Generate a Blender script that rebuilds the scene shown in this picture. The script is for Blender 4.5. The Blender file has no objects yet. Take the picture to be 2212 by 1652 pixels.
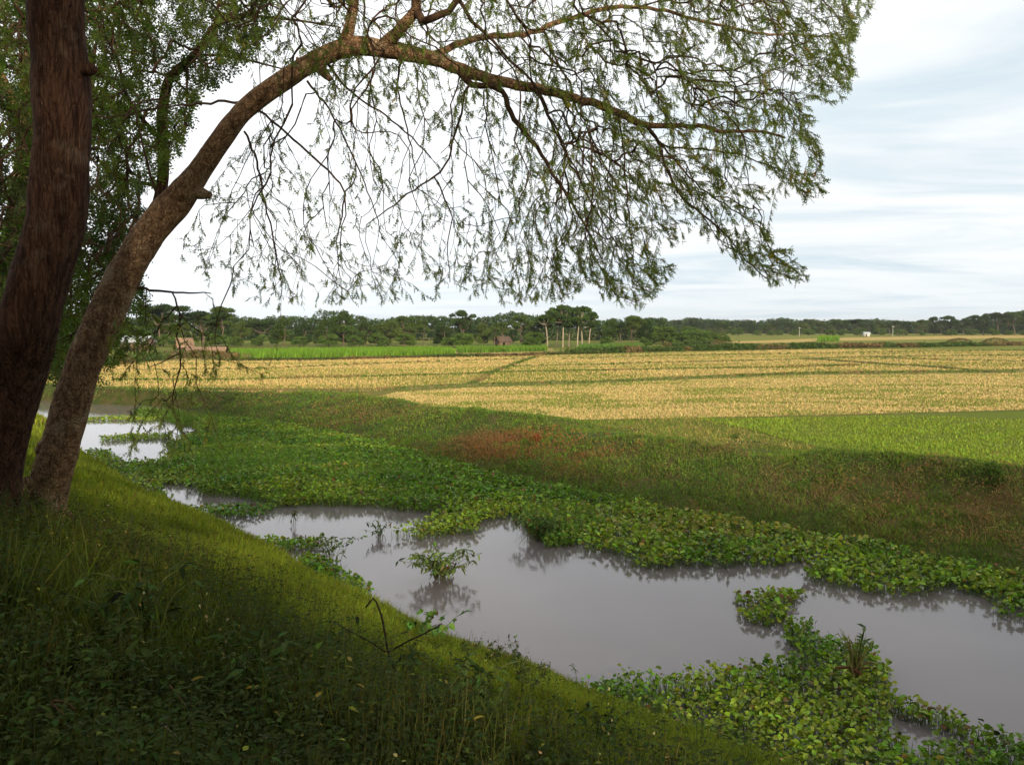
import bpy, math
import numpy as np
from mathutils import Vector

# ------------------------------------------------------------------ scene, camera, light
C = bpy.context.scene.collection
scene = bpy.context.scene
R = math.radians
FP = 1878.0; CU, CV = 1106.0, 826.0          # focal length and centre in the units of the traced outlines
PITCH = math.atan((826 - 706) / FP)
EYE = np.array([0.0, 0.0, 4.2])
WZ = -1.0                                     # water level; the fields are z = 0

cam_d = bpy.data.cameras.new('camera'); cam = bpy.data.objects.new('camera', cam_d); C.objects.link(cam)
cam.location = EYE; cam.rotation_euler = (R(90) - PITCH, 0, 0)
cam_d.sensor_width = 36; cam_d.lens = FP / 2212 * 36; cam_d.clip_start = 0.05; cam_d.clip_end = 6000
scene.camera = cam
scene.view_settings.view_transform = 'Standard'; scene.view_settings.look = 'None'
scene.view_settings.gamma = 1; scene.view_settings.exposure = 0.32
scene.cycles.max_bounces = 6; scene.cycles.diffuse_bounces = 3; scene.cycles.glossy_bounces = 3
scene.cycles.transmission_bounces = 4; scene.cycles.transparent_max_bounces = 6
scene.cycles.use_adaptive_sampling = True; scene.cycles.adaptive_threshold = 0.02

SUN_EL, SUN_AZ = 17.0, 166.0                  # sun behind the camera, a little to the right (azimuth from +Y towards +X)
sd = bpy.data.lights.new('sun', 'SUN'); so = bpy.data.objects.new('sun', sd); C.objects.link(so)
sd.energy = 4.8; sd.angle = R(4.0); sd.color = (1.0, 0.85, 0.62)
sdir = Vector((math.sin(R(SUN_AZ)) * math.cos(R(SUN_EL)), math.cos(R(SUN_AZ)) * math.cos(R(SUN_EL)), math.sin(R(SUN_EL))))
so.rotation_euler = sdir.to_track_quat('Z', 'Y').to_euler()

def nd(nt, t, **kw):
    n = nt.nodes.new(t)
    for k, v in kw.items():
        if k.startswith('i_'): n.inputs[k[2:].replace('_', ' ')].default_value = v
        else: setattr(n, k, v)
    return n
def link(nt, a, b): nt.links.new(a, b)
def mth(nt, op, a, b=None, c=None, clamp=False):
    n = nt.nodes.new('ShaderNodeMath'); n.operation = op; n.use_clamp = clamp
    for i, x in enumerate((a, b, c)):
        if x is None: continue
        if isinstance(x, (int, float)): n.inputs[i].default_value = x
        else: nt.links.new(x, n.inputs[i])
    return n.outputs[0]
def mixc(nt, f, a, b, mode='MIX'):
    n = nt.nodes.new('ShaderNodeMix'); n.data_type = 'RGBA'; n.blend_type = mode
    for i, x in ((0, f), (6, a), (7, b)):
        if isinstance(x, (int, float)): n.inputs[i].default_value = x
        elif isinstance(x, tuple): n.inputs[i].default_value = (*x[:3], 1)
        else: nt.links.new(x, n.inputs[i])
    return n.outputs[2]
def sstep(nt, x, a, b):
    n = nt.nodes.new('ShaderNodeMapRange'); n.interpolation_type = 'SMOOTHSTEP'
    nt.links.new(x, n.inputs[0]); n.inputs[1].default_value = a; n.inputs[2].default_value = b
    return n.outputs[0]

world = bpy.data.worlds.new('World'); scene.world = world; world.use_nodes = True
nt = world.node_tree; nt.nodes.clear()
sky = nd(nt, 'ShaderNodeTexSky', sky_type='NISHITA', sun_disc=False, sun_elevation=R(SUN_EL), sun_rotation=R(SUN_AZ))
tc = nd(nt, 'ShaderNodeTexCoord'); sp = nd(nt, 'ShaderNodeSeparateXYZ'); link(nt, tc.outputs['Generated'], sp.inputs[0])
X, Y, Z = sp.outputs
zz = mth(nt, 'ADD', mth(nt, 'MAXIMUM', Z, 0.0), 0.07)
cmb = nd(nt, 'ShaderNodeCombineXYZ')
link(nt, mth(nt, 'DIVIDE', X, zz), cmb.inputs[0]); link(nt, mth(nt, 'DIVIDE', Y, zz), cmb.inputs[1])
def wnoise(sx, sy, detail, off, dist=0.0):
    mp = nd(nt, 'ShaderNodeMapping'); mp.inputs['Scale'].default_value = (sx, sy, 1); mp.inputs['Location'].default_value = (off, off * .7, 0)
    mp.inputs['Rotation'].default_value = (0, 0, 0.12)
    link(nt, cmb.outputs[0], mp.inputs[0])
    n = nd(nt, 'ShaderNodeTexNoise', i_Scale=1.0, i_Detail=detail, i_Roughness=0.55, i_Distortion=dist); link(nt, mp.outputs[0], n.inputs[0])
    return n.outputs[0]
n1 = wnoise(0.50, 0.75, 8.0, 3.1, 0.9); n2 = wnoise(0.9, 1.6, 6.0, 9.3, 0.3)
thin = sstep(nt, n1, 0.40, 0.72)
cloud = mixc(nt, thin, (0.84, 0.86, 0.87), (0.54, 0.65, 0.72))
cloud = mixc(nt, mth(nt, 'MULTIPLY', sstep(nt, n2, 0.45, 0.75), 0.45), cloud, (0.68, 0.74, 0.77))
# a brighter cloud bank ahead-left and overhead of the field; bluer and duller towards the horizon
glow = sstep(nt, mth(nt, 'ADD', mth(nt, 'MULTIPLY', X, -0.6), mth(nt, 'MULTIPLY', Z, 0.55)), -0.16, 0.34)
cloud = mixc(nt, mth(nt, 'MULTIPLY', glow, 0.8), cloud, (1.12, 1.14, 1.17))
low = sstep(nt, Z, 0.11, 0.0)
cloud = mixc(nt, mth(nt, 'MULTIPLY', low, 0.35), cloud, (0.58, 0.69, 0.76))
veil = mixc(nt, 0.80, mixc(nt, 1.0, sky.outputs[0], (0.10, 0.10, 0.10), 'MULTIPLY'), (0.40, 0.40, 0.37))     # unseen part of the sky, greyed to keep the ambient light neutral
bgs = nd(nt, 'ShaderNodeBackground', i_Strength=1.0); link(nt, veil, bgs.inputs[0])
bgc = nd(nt, 'ShaderNodeBackground', i_Strength=1.0); link(nt, cloud, bgc.inputs[0])
front = sstep(nt, mth(nt, 'ADD', Y, mth(nt, 'MULTIPLY', mth(nt, 'SUBTRACT', n2, 0.5), 0.5)), 0.02, 0.42)
mxs = nd(nt, 'ShaderNodeMixShader'); link(nt, mth(nt, 'MULTIPLY', front, 0.97), mxs.inputs[0]); link(nt, bgs.outputs[0], mxs.inputs[1]); link(nt, bgc.outputs[0], mxs.inputs[2])
wo = nd(nt, 'ShaderNodeOutputWorld'); link(nt, mxs.outputs[0], wo.inputs[0])

# ------------------------------------------------------------------ helpers
def sray(u, v):
    u = np.asarray(u, float); v = np.asarray(v, float)
    cp, s_ = math.cos(PITCH), math.sin(PITCH)
    a = (u - CU) / FP; b = -(v - CV) / FP
    return np.stack([a, cp + b * s_, -s_ + b * cp], -1)
def W3(u, v, dep): return EYE + sray(u, v) * np.asarray(dep, float)[..., None]
def on_plane(u, v, z):
    d = sray(u, v); t = (z - EYE[2]) / d[..., 2]
    return EYE + d * t[..., None]
def to_px(P):
    q = np.asarray(P) - EYE; cp, s_ = math.cos(PITCH), math.sin(PITCH)
    f = q[..., 1] * cp - q[..., 2] * s_; up = q[..., 1] * s_ + q[..., 2] * cp
    f = np.where(np.abs(f) < 1e-3, 1e-3, f)
    return CU + FP * q[..., 0] / f, CV - FP * up / f, f
def plxy(pts, z): return on_plane(*np.array(pts, float).T, z)[:, :2]

def hash2(ix, iy, s):
    n = (ix * 374761393 + iy * 668265263 + s * 2147483647) & 0xffffffff
    n = ((n ^ (n >> 13)) * 1274126177) & 0xffffffff
    return ((n ^ (n >> 16)) & 0xffff) / 65535.0
def vnoise(x, y, s=0):
    x = np.asarray(x, float); y = np.asarray(y, float)
    ix = np.floor(x).astype(np.int64); iy = np.floor(y).astype(np.int64); fx = x - ix; fy = y - iy
    fx = fx * fx * (3 - 2 * fx); fy = fy * fy * (3 - 2 * fy)
    a = hash2(ix, iy, s); b = hash2(ix + 1, iy, s); c = hash2(ix, iy + 1, s); d = hash2(ix + 1, iy + 1, s)
    return (a + (b - a) * fx) * (1 - fy) + (c + (d - c) * fx) * fy
def fbm(x, y, s=0, o=4):
    r = 0; a = 0.5; t = 0
    for i in range(o): r = r + a * vnoise(x * 2 ** i, y * 2 ** i, s + i); t += a; a *= 0.5
    return r / t
def pdist(P, L):
    """distance to polyline L, and on which side (positive = left of its direction)"""
    A = L[:-1]; B = L[1:]; d = B - A; out = np.full(len(P), 1e9); side = np.zeros(len(P))
    for a, dd in zip(A, d):
        q = P - a; t = np.clip((q @ dd) / (dd @ dd), 0, 1); r = q - t[:, None] * dd
        e = np.hypot(r[:, 0], r[:, 1]); cr = dd[0] * q[:, 1] - dd[1] * q[:, 0]
        m = e < out - 1e-9; out[m] = e[m]; side[m] = np.sign(cr[m])
    return out, side
def inpoly(x, y, poly):
    x = np.asarray(x, float); y = np.asarray(y, float); r = np.zeros(x.shape, bool); n = len(poly)
    for i in range(n):
        x1, y1 = poly[i]; x2, y2 = poly[(i + 1) % n]
        if y1 == y2: continue
        r ^= ((y1 > y) != (y2 > y)) & (x < (x2 - x1) * (y - y1) / (y2 - y1) + x1)
    return r

def tag(o, label=None, cat=None, group=None, kind=None):
    for k, v in (('label', label), ('category', cat), ('group', group), ('kind', kind)):
        if v: o[k] = v
    return o
def mesh(name, V, F, mat=None, parent=None, col=None, smooth=False, loc=None):
    """F: list of (n,k) index arrays"""
    me = bpy.data.meshes.new(name); V = np.asarray(V, np.float32)
    if isinstance(F, list) and np.ndim(F[0]) == 1: F = np.asarray(F)
    F = [np.asarray(f, np.int32) for f in (F if isinstance(F, list) else [F]) if len(f)]
    me.vertices.add(len(V)); me.vertices.foreach_set('co', V.ravel())
    nl = sum(f.size for f in F); nf = sum(len(f) for f in F)
    me.loops.add(nl); me.polygons.add(nf)
    me.loops.foreach_set('vertex_index', np.concatenate([f.ravel() for f in F]))
    tot = np.concatenate([np.full(len(f), f.shape[1], np.int32) for f in F])
    me.polygons.foreach_set('loop_start', np.concatenate([[0], np.cumsum(tot)[:-1]]).astype(np.int32))
    if smooth: me.polygons.foreach_set('use_smooth', np.ones(nf, bool))
    me.update(calc_edges=True)
    if col is not None:
        a = me.attributes.new('Col', 'FLOAT_COLOR', 'POINT')
        c = np.ones((len(V), 4), np.float32); c[:, :3] = col; a.data.foreach_set('color', c.ravel())
    if mat: me.materials.append(mat)
    o = bpy.data.objects.new(name, me); C.objects.link(o)
    if parent is not None: o.parent = parent
    if loc is not None: o.location = loc
    return o
def empty(name, loc, label=None, cat=None, group=None, rz=0):
    o = bpy.data.objects.new(name, None); C.objects.link(o); o.location = loc; o.rotation_euler = (0, 0, rz)
    o.empty_display_size = 0.3
    return tag(o, label, cat, group)
def copy_tree(o, parent=None):
    c = o.copy(); C.objects.link(c); c.parent = parent
    for ch in list(o.children): copy_tree(ch, c)
    return c

class MB:
    def __init__(s): s.V = []; s.F3 = []; s.F4 = []; s.K = []; s.n = 0
    def add(s, V, F, col=(1, 1, 1)):
        V = np.asarray(V, float); F = np.asarray(F)
        s.V.append(V); s.K.append(np.broadcast_to(np.asarray(col, float), (len(V), 3)))
        (s.F3 if F.shape[1] == 3 else s.F4).append(F + s.n); s.n += len(V)
    def build(s, name, mat, parent=None, smooth=False, loc=(0, 0, 0), label=None):
        V = np.concatenate(s.V) - np.asarray(loc, float)
        F = [np.concatenate(q) for q in (s.F3, s.F4) if q]
        o = mesh(name, V, F, mat, parent, np.concatenate(s.K), smooth, loc if parent is None else None)
        if label: o['label'] = label
        return o
    def scatter(s, tv, tf, pos, A, N, sc, col):
        """instances of a template: its y axis along A, its z axis near N; sc scalar or (n,) or (n,3)"""
        n = len(pos)
        if n == 0: return
        tv = np.asarray(tv, float); tf = np.asarray(tf)
        A = A / (np.linalg.norm(A, axis=1, keepdims=True) + 1e-9)
        Xa = np.cross(A, N); Xa /= (np.linalg.norm(Xa, axis=1, keepdims=True) + 1e-9); Na = np.cross(Xa, A)
        sc = np.asarray(sc, float)
        if sc.ndim == 0: sc = np.full((n, 3), float(sc))
        if sc.ndim == 1: sc = np.repeat(sc[:, None], 3, 1)
        V = pos[:, None] + tv[None, :, 0:1] * (Xa * sc[:, :1])[:, None] + tv[None, :, 1:2] * (A * sc[:, 1:2])[:, None] + tv[None, :, 2:3] * (Na * sc[:, 2:])[:, None]
        k = len(tv); F = (tf[None] + (np.arange(n) * k)[:, None, None]).reshape(-1, tf.shape[1])
        s.V.append(V.reshape(-1, 3)); s.K.append(np.repeat(col, k, 0))
        (s.F3 if F.shape[1] == 3 else s.F4).append(F + s.n); s.n += n * k
    def tube(s, P, r, sides=6, col=(1, 1, 1), cap=True, rough=0.0, rng=None):
        P = np.asarray(P, float); r = np.broadcast_to(np.asarray(r, float), (len(P),))
        T = np.gradient(P, axis=0); T /= (np.linalg.norm(T, axis=1, keepdims=True) + 1e-9)
        ref = np.array([0.3, 0.9, 0.1]) if abs(T[0] @ np.array([0.3, 0.9, 0.1])) < 0.8 else np.array([1.0, 0, 0])
        U = np.cross(T, ref); U /= (np.linalg.norm(U, axis=1, keepdims=True) + 1e-9); Vv = np.cross(T, U)
        a = np.arange(sides) * 2 * math.pi / sides
        rr = np.repeat(r[:, None], sides, 1)
        if rough and rng is not None:
            ph = np.arange(len(P))[:, None] * 0.35; k = rng.random() * 50
            rr = rr * (1 + rough * (fbm(ph + k, np.cos(a)[None] * 1.5 + 3 * np.sin(a)[None] + k, 5, 3) - 0.5) * 2)
        V = P[:, None] + rr[..., None] * (np.cos(a)[None, :, None] * U[:, None] + np.sin(a)[None, :, None] * Vv[:, None])
        i = np.arange(len(P) - 1)[:, None] * sides; j = np.arange(sides)[None]; j2 = (j + 1) % sides
        F = np.stack([i + j, i + j2, i + sides + j2, i + sides + j], -1).reshape(-1, 4)
        V = V.reshape(-1, 3); n0 = s.n; s.add(V, F, col)
        if cap:
            s.add([P[-1] + T[-1] * r[-1] * 0.5], np.zeros((0, 3), int), col)
            e = n0 + (len(P) - 1) * sides
            s.F3.append(np.array([[e + q, e + (q + 1) % sides, s.n - 1] for q in range(sides)]))
    def box(s, c, d, rz=0.0, col=(1, 1, 1)):
        v = np.array([[x, y, z] for z in (-.5, .5) for y in (-.5, .5) for x in (-.5, .5)]) * np.asarray(d, float)
        ca, sa = math.cos(rz), math.sin(rz)
        v = np.stack([v[:, 0] * ca - v[:, 1] * sa, v[:, 0] * sa + v[:, 1] * ca, v[:, 2]], -1) + np.asarray(c, float)
        s.add(v, [[0, 2, 3, 1], [4, 5, 7, 6], [0, 1, 5, 4], [2, 6, 7, 3], [0, 4, 6, 2], [1, 3, 7, 5]], col)
def resample(P, step):
    """Catmull-Rom through the rows of P (any width), about one sample per step"""
    P = np.asarray(P, float); Q = np.vstack([2 * P[0] - P[1], P, 2 * P[-1] - P[-2]]); out = []
    for i in range(1, len(Q) - 2):
        L = np.linalg.norm(Q[i + 1, :3] - Q[i, :3]); n = max(1, int(round(L / step)))
        for k in range(n):
            t = k / n
            out.append(0.5 * ((2 * Q[i]) + (-Q[i - 1] + Q[i + 1]) * t + (2 * Q[i - 1] - 5 * Q[i] + 4 * Q[i + 1] - Q[i + 2]) * t * t + (-Q[i - 1] + 3 * Q[i] - 3 * Q[i + 1] + Q[i + 2]) * t ** 3))
    out.append(P[-1]); return np.array(out)
def rdir(rng, n, up=0.0):
    d = rng.normal(size=(n, 3)); d /= np.linalg.norm(d, axis=1, keepdims=True); d[:, 2] += up
    return d / np.linalg.norm(d, axis=1, keepdims=True)
def jit(rng, n, base, var=0.25, hue=0.12):
    c = np.repeat(np.array(base, float)[None], n, 0) if np.ndim(base) == 1 else np.array(base, float)
    c = c * (1 + var * rng.normal(size=(n, 1))); c = c * (1 + hue * rng.normal(size=(n, 3)))
    return np.clip(c, 0.003, 0.9)

# ------------------------------------------------------------------ materials
def new_mat(name):
    m = bpy.data.materials.new(name); m.use_nodes = True; m.node_tree.nodes.clear(); return m, m.node_tree
def leaf_mat(name, trans=0.35, rough=0.5, spec=0.25, tcol=(1.25, 1.35, 0.55)):
    m, t = new_mat(name)
    at = nd(t, 'ShaderNodeAttribute', attribute_name='Col')
    p = nd(t, 'ShaderNodeBsdfPrincipled', i_Roughness=rough); p.inputs['Specular IOR Level'].default_value = spec
    link(t, at.outputs[0], p.inputs['Base Color'])
    tr = nd(t, 'ShaderNodeBsdfTranslucent'); link(t, mixc(t, 1.0, at.outputs[0], tcol, 'MULTIPLY'), tr.inputs[0])
    mx = nd(t, 'ShaderNodeMixShader', i_Fac=trans); link(t, p.outputs[0], mx.inputs[1]); link(t, tr.outputs[0], mx.inputs[2])
    o = nd(t, 'ShaderNodeOutputMaterial'); link(t, mx.outputs[0], o.inputs[0]); return m
def bark_mat(name, c1, c2, c3, scale=6.0, stretch=0.25, bump=0.6, lich=0.5):
    m, t = new_mat(name)
    tc = nd(t, 'ShaderNodeTexCoord'); mp = nd(t, 'ShaderNodeMapping'); mp.inputs['Scale'].default_value = (1, 1, stretch); link(t, tc.outputs['Object'], mp.inputs[0])
    a = nd(t, 'ShaderNodeTexNoise', i_Scale=scale * 3, i_Detail=8.0, i_Roughness=0.65, i_Distortion=0.6); link(t, mp.outputs[0], a.inputs[0])
    b = nd(t, 'ShaderNodeTexNoise', i_Scale=scale * 0.5, i_Detail=5.0, i_Roughness=0.6); link(t, tc.outputs['Object'], b.inputs[0])
    v = nd(t, 'ShaderNodeTexVoronoi', i_Scale=scale * 5, feature='DISTANCE_TO_EDGE'); link(t, mp.outputs[0], v.inputs[0])
    c = mixc(t, sstep(t, a.outputs[0], 0.35, 0.65), c1, c2)
    c = mixc(t, mth(t, 'MULTIPLY', sstep(t, b.outputs[0], 0.55, 0.66), lich), c, c3)
    w = nd(t, 'ShaderNodeTexNoise', i_Scale=scale * 9, i_Detail=3.0, i_Roughness=0.7); link(t, tc.outputs['Object'], w.inputs[0])
    c = mixc(t, mth(t, 'MULTIPLY', sstep(t, w.outputs[0], 0.62, 0.72), 0.6), c, c3)
    h = mth(t, 'ADD', mth(t, 'MULTIPLY', a.outputs[0], 0.7), mth(t, 'MULTIPLY', sstep(t, v.outputs[0], 0.0, 0.18), 0.5))
    bp = nd(t, 'ShaderNodeBump', i_Strength=bump, i_Distance=0.055); link(t, h, bp.inputs['Height'])
    p = nd(t, 'ShaderNodeBsdfPrincipled', i_Roughness=0.9); p.inputs['Specular IOR Level'].default_value = 0.15
    link(t, c, p.inputs['Base Color']); link(t, bp.outputs[0], p.inputs['Normal'])
    o = nd(t, 'ShaderNodeOutputMaterial'); link(t, p.outputs[0], o.inputs[0]); return m
def noise_mat(name, cols, scales=((1, 1, 1), 4.0), thr=(0.4, 0.6), rough=0.95, bump=0.4, bdist=0.05, fine=60.0, useattr=False):
    """cols: three colours mixed by two noises, optionally over the Col attribute"""
    m, t = new_mat(name)
    tc = nd(t, 'ShaderNodeTexCoord'); mp = nd(t, 'ShaderNodeMapping'); mp.inputs['Scale'].default_value = scales[0]; link(t, tc.outputs['Object'], mp.inputs[0])
    a = nd(t, 'ShaderNodeTexNoise', i_Scale=scales[1], i_Detail=7.0, i_Roughness=0.62, i_Distortion=0.3); link(t, mp.outputs[0], a.inputs[0])
    b = nd(t, 'ShaderNodeTexNoise', i_Scale=fine, i_Detail=4.0, i_Roughness=0.6); link(t, tc.outputs['Object'], b.inputs[0])
    c = mixc(t, sstep(t, a.outputs[0], *thr), cols[0], cols[1])
    c = mixc(t, mth(t, 'MULTIPLY', sstep(t, b.outputs[0], 0.5, 0.7), 0.6), c, cols[2])
    if useattr:
        at = nd(t, 'ShaderNodeAttribute', attribute_name='Col'); c = mixc(t, 1.0, c, at.outputs[0], 'MULTIPLY')
    bp = nd(t, 'ShaderNodeBump', i_Strength=bump, i_Distance=bdist); link(t, b.outputs[0], bp.inputs['Height'])
    p = nd(t, 'ShaderNodeBsdfPrincipled', i_Roughness=rough); p.inputs['Specular IOR Level'].default_value = 0.1
    link(t, c, p.inputs['Base Color']); link(t, bp.outputs[0], p.inputs['Normal'])
    o = nd(t, 'ShaderNodeOutputMaterial'); link(t, p.outputs[0], o.inputs[0]); return m
M = {}
M['leaf'] = leaf_mat('leaf', 0.48)
M['grass'] = leaf_mat('grass_blade', 0.3, 0.7, 0.08)
M['hyacinth'] = leaf_mat('hyacinth_leaf', 0.25, 0.45, 0.20)
M['far_leaf'] = leaf_mat('far_leaf', 0.22, 0.7, 0.1)
M['straw'] = leaf_mat('straw', 0.15, 0.7, 0.1, (1, 1, 1))
M['bark'] = bark_mat('bark', (0.17, 0.090, 0.050), (0.43, 0.27, 0.155), (0.54, 0.41, 0.27), 7.0, 0.7, 0.9, 0.55)
M['bark_dark'] = bark_mat('rough_dark_bark', (0.036, 0.016, 0.011), (0.125, 0.062, 0.040), (0.30, 0.22, 0.16), 8.0, 0.16, .75, 0.22)
M['twig'] = bark_mat('twig_bark', (0.05, 0.028, 0.018), (0.09, 0.055, 0.035), (0.11, 0.08, 0.05), 9.0, 0.6, 0.2, 0.2)
M['pale_bark'] = bark_mat('pale_bark', (0.28, 0.22, 0.16), (0.42, 0.35, 0.27), (0.5, 0.45, 0.38), 1.5, 0.3, 0.3, 0.3)
M['far_bark'] = bark_mat('far_bark', (0.09, 0.07, 0.05), (0.16, 0.12, 0.09), (0.2, 0.17, 0.13), 1.2, 0.4, 0.3, 0.3)
M['ground'] = noise_mat('ground', [(0.045, 0.06, 0.014), (0.085, 0.07, 0.028), (0.022, 0.032, 0.008)], ((1, 1, 1), 0.9), (0.42, 0.62), bump=0.6, fine=14.0, useattr=True)
def plain(name, c, rough=0.8, scale=8.0, var=0.25, metal=0.0):
    d = tuple(x * (1 - var) for x in c); e = tuple(min(1, x * (1 + var)) for x in c)
    m = noise_mat(name, [d, c, e], ((1, 1, 1), scale), (0.35, 0.65), rough, 0.2, 0.02, scale * 6)
    m.node_tree.nodes['Principled BSDF'].inputs['Metallic'].default_value = metal; return m

def water_mat():
    m, t = new_mat('pond_water')
    tc = nd(t, 'ShaderNodeTexCoord'); mp = nd(t, 'ShaderNodeMapping'); mp.inputs['Scale'].default_value = (0.9, 2.2, 1); mp.inputs['Rotation'].default_value = (0, 0, -0.25)
    link(t, tc.outputs['Object'], mp.inputs[0])
    a = nd(t, 'ShaderNodeTexNoise', i_Scale=5.0, i_Detail=5.0, i_Roughness=0.55, i_Distortion=0.3); link(t, mp.outputs[0], a.inputs[0])
    b = nd(t, 'ShaderNodeTexNoise', i_Scale=0.22, i_Detail=3.0); link(t, tc.outputs['Object'], b.inputs[0])
    c = mixc(t, sstep(t, b.outputs[0], 0.35, 0.7), (0.15, 0.127, 0.13), (0.18, 0.155, 0.158))
    bp = nd(t, 'ShaderNodeBump', i_Strength=0.075, i_Distance=0.03); link(t, a.outputs[0], bp.inputs['Height'])
    p = nd(t, 'ShaderNodeBsdfPrincipled', i_Roughness=0.015, i_IOR=1.33); link(t, c, p.inputs['Base Color']); link(t, bp.outputs[0], p.inputs['Normal'])
    o = nd(t, 'ShaderNodeOutputMaterial'); link(t, p.outputs[0], o.inputs[0]); return m
M['water'] = water_mat()

def field_mat(name, straw, straw2, green, gthr, sx=0.35, row=0.0):
    """cut rice field: straw over green weeds, patchy, streaked along the plots"""
    m, t = new_mat(name)
    tc = nd(t, 'ShaderNodeTexCoord')
    def ns(scale, sc, det=6.0, dist=0.2):
        mp = nd(t, 'ShaderNodeMapping'); mp.inputs['Scale'].default_value = sc; link(t, tc.outputs['Object'], mp.inputs[0])
        n = nd(t, 'ShaderNodeTexNoise', i_Scale=scale, i_Detail=det, i_Roughness=0.65, i_Distortion=dist); link(t, mp.outputs[0], n.inputs[0]); return n.outputs[0]
    big = ns(0.10, (sx, 1, 1)); mid = ns(1.3, (0.6, 1, 1)); fin = ns(9.0, (1, 1, 1), 8.0, 0.8)
    g = mth(t, 'ADD', mth(t, 'ADD', mth(t, 'MULTIPLY', big, 0.55), mth(t, 'MULTIPLY', mid, 0.30)), mth(t, 'MULTIPLY', fin, 0.30))
    c = mixc(t, sstep(t, fin, 0.35, 0.65), straw2, straw)
    c = mixc(t, mth(t, 'MULTIPLY', sstep(t, g, gthr[0], gthr[1]), 0.9), c, green)
    hole = ns(5.0, (0.7, 1, 1), 6.0, 0.5)
    c = mixc(t, mth(t, 'MULTIPLY', sstep(t, hole, 0.58, 0.72), 0.5), c, (0.10, 0.085, 0.03))
    bp = nd(t, 'ShaderNodeBump', i_Strength=0.8, i_Distance=0.12); link(t, fin, bp.inputs['Height'])
    p = nd(t, 'ShaderNodeBsdfPrincipled', i_Roughness=0.95); p.inputs['Specular IOR Level'].default_value = 0.05
    link(t, c, p.inputs['Base Color']); link(t, bp.outputs[0], p.inputs['Normal'])
    o = nd(t, 'ShaderNodeOutputMaterial'); link(t, p.outputs[0], o.inputs[0]); return m
M['stubble'] = field_mat('stubble', (0.50, 0.375, 0.155), (0.38, 0.285, 0.11), (0.20, 0.21, 0.045), (0.50, 0.66))
M['stubble_green'] = field_mat('stubble_green', (0.40, 0.30, 0.09), (0.24, 0.20, 0.055), (0.16, 0.20, 0.035), (0.44, 0.60))
M['stubble_pale'] = field_mat('stubble_pale', (0.55, 0.41, 0.15), (0.42, 0.30, 0.10), (0.26, 0.26, 0.06), (0.60, 0.72))
M['paddy'] = field_mat('paddy', (0.17, 0.19, 0.035), (0.12, 0.14, 0.03), (0.14, 0.19, 0.025), (0.45, 0.60))
M['verge'] = field_mat('verge', (0.24, 0.21, 0.06), (0.15, 0.15, 0.035), (0.12, 0.16, 0.028), (0.48, 0.62))

# ------------------------------------------------------------------ terrain
Wp = [(-900, 800), (-400, 830), (-100, 850), (60, 880), (130, 925), (185, 985), (260, 1030), (330, 1078), (400, 1104), (470, 1134), (560, 1180), (640, 1218), (700, 1268), (780, 1296), (860, 1335), (960, 1395), (1060, 1432), (1200, 1482), (1320, 1532), (1470, 1592), (1630, 1655), (1900, 1750), (2400, 1900)]
WL = plxy(Wp, WZ); e = WL[-1] - WL[-2]; WL = np.vstack([WL, WL[-1] + e / np.linalg.norm(e) * np.array([60, 60])])
Bp = [(-900, 815), (-400, 835), (-100, 855), (100, 866), (200, 872), (330, 876), (430, 887), (560, 908), (700, 938), (900, 987), (1050, 1030), (1300, 1078), (1600, 1135), (1900, 1190), (2212, 1262), (2600, 1370), (3400, 1600)]
BL = plxy(Bp, WZ)
Cp = [(-900, 785), (-400, 805), (-100, 821), (100, 832), (200, 837), (400, 847), (640, 852), (760, 866), (860, 884), (1000, 898), (1160, 916), (1250, 950), (1400, 968), (1600, 988), (1850, 1002), (2030, 1018), (2212, 1045), (2500, 1090), (3400, 1230)]
CL = plxy(Cp, 0.0)
def sm(x, a, b): t = np.clip((x - a) / (b - a), 0, 1); return t * t * (3 - 2 * t)
def ground_z(x, y, detail=True):
    P = np.stack([x, y], -1).astype(float)
    dW, sW = pdist(P, WL); dB, sB = pdist(P, BL); dC, sC = pdist(P, CL)
    near = sW < 0; far = (sB > 0) & ~near; out = (sC > 0) & far
    prof = np.interp(dW, [0, 0.5, 3.4, 6.9, 8.5, 15, 22, 60], [0, 0.34, 1.66, 3.36, 3.72, 3.8, 1.0, 1.0]) + .34 * sm(dW, 4, 6.5) * sm(-x, .8, 3.2)
    z = np.where(near, WZ + prof, 0.0)
    t = np.clip(dB / (dB + dC + 1e-6), 0, 1); t = t * (1.35 - 0.35 * t)
    z = np.where(far & ~out, WZ - WZ * t, z)
    bank = np.exp(-(dC / 1.6) ** 2) * far
    u, v, f = to_px(np.stack([x, y, 0 * x], -1))
    z = z + bank * np.clip((u - 500) / 300, 0, 1) * 0.28 * (0.3 + 1.4 * vnoise(x * 0.35, y * 0.35, 3)) * (np.hypot(x, y) < 90)
    z = np.where(~near & ~far, WZ - np.clip(np.minimum(dW, dB) * 0.45, 0, 1.0) - 0.02, z)
    if detail:
        slope = far & (dC < 6) | (far & ~out)
        z = z + np.where(slope, (fbm(x * 0.7, y * 0.7, 7) - 0.5) * 0.32 * np.clip(dB / 1.0, 0, 1) * np.clip(6 - dC * out, 0, 6) / 6, 0)
        z = z + np.where(near, (fbm(x * 0.55, y * 0.55, 11) - 0.5) * 0.45 * np.clip(dW / 2, 0, 1) + (fbm(x * 2.2, y * 2.2, 13) - 0.5) * 0.14 * np.clip(dW, 0, 1), 0)
    return z
def region(x, y):
    P = np.stack([x, y], -1).astype(float)
    dW, sW = pdist(P, WL); dB, sB = pdist(P, BL); dC, sC = pdist(P, CL)
    return dW, sW < 0, dB, (sB > 0) & (sW >= 0), dC, sC > 0

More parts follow.
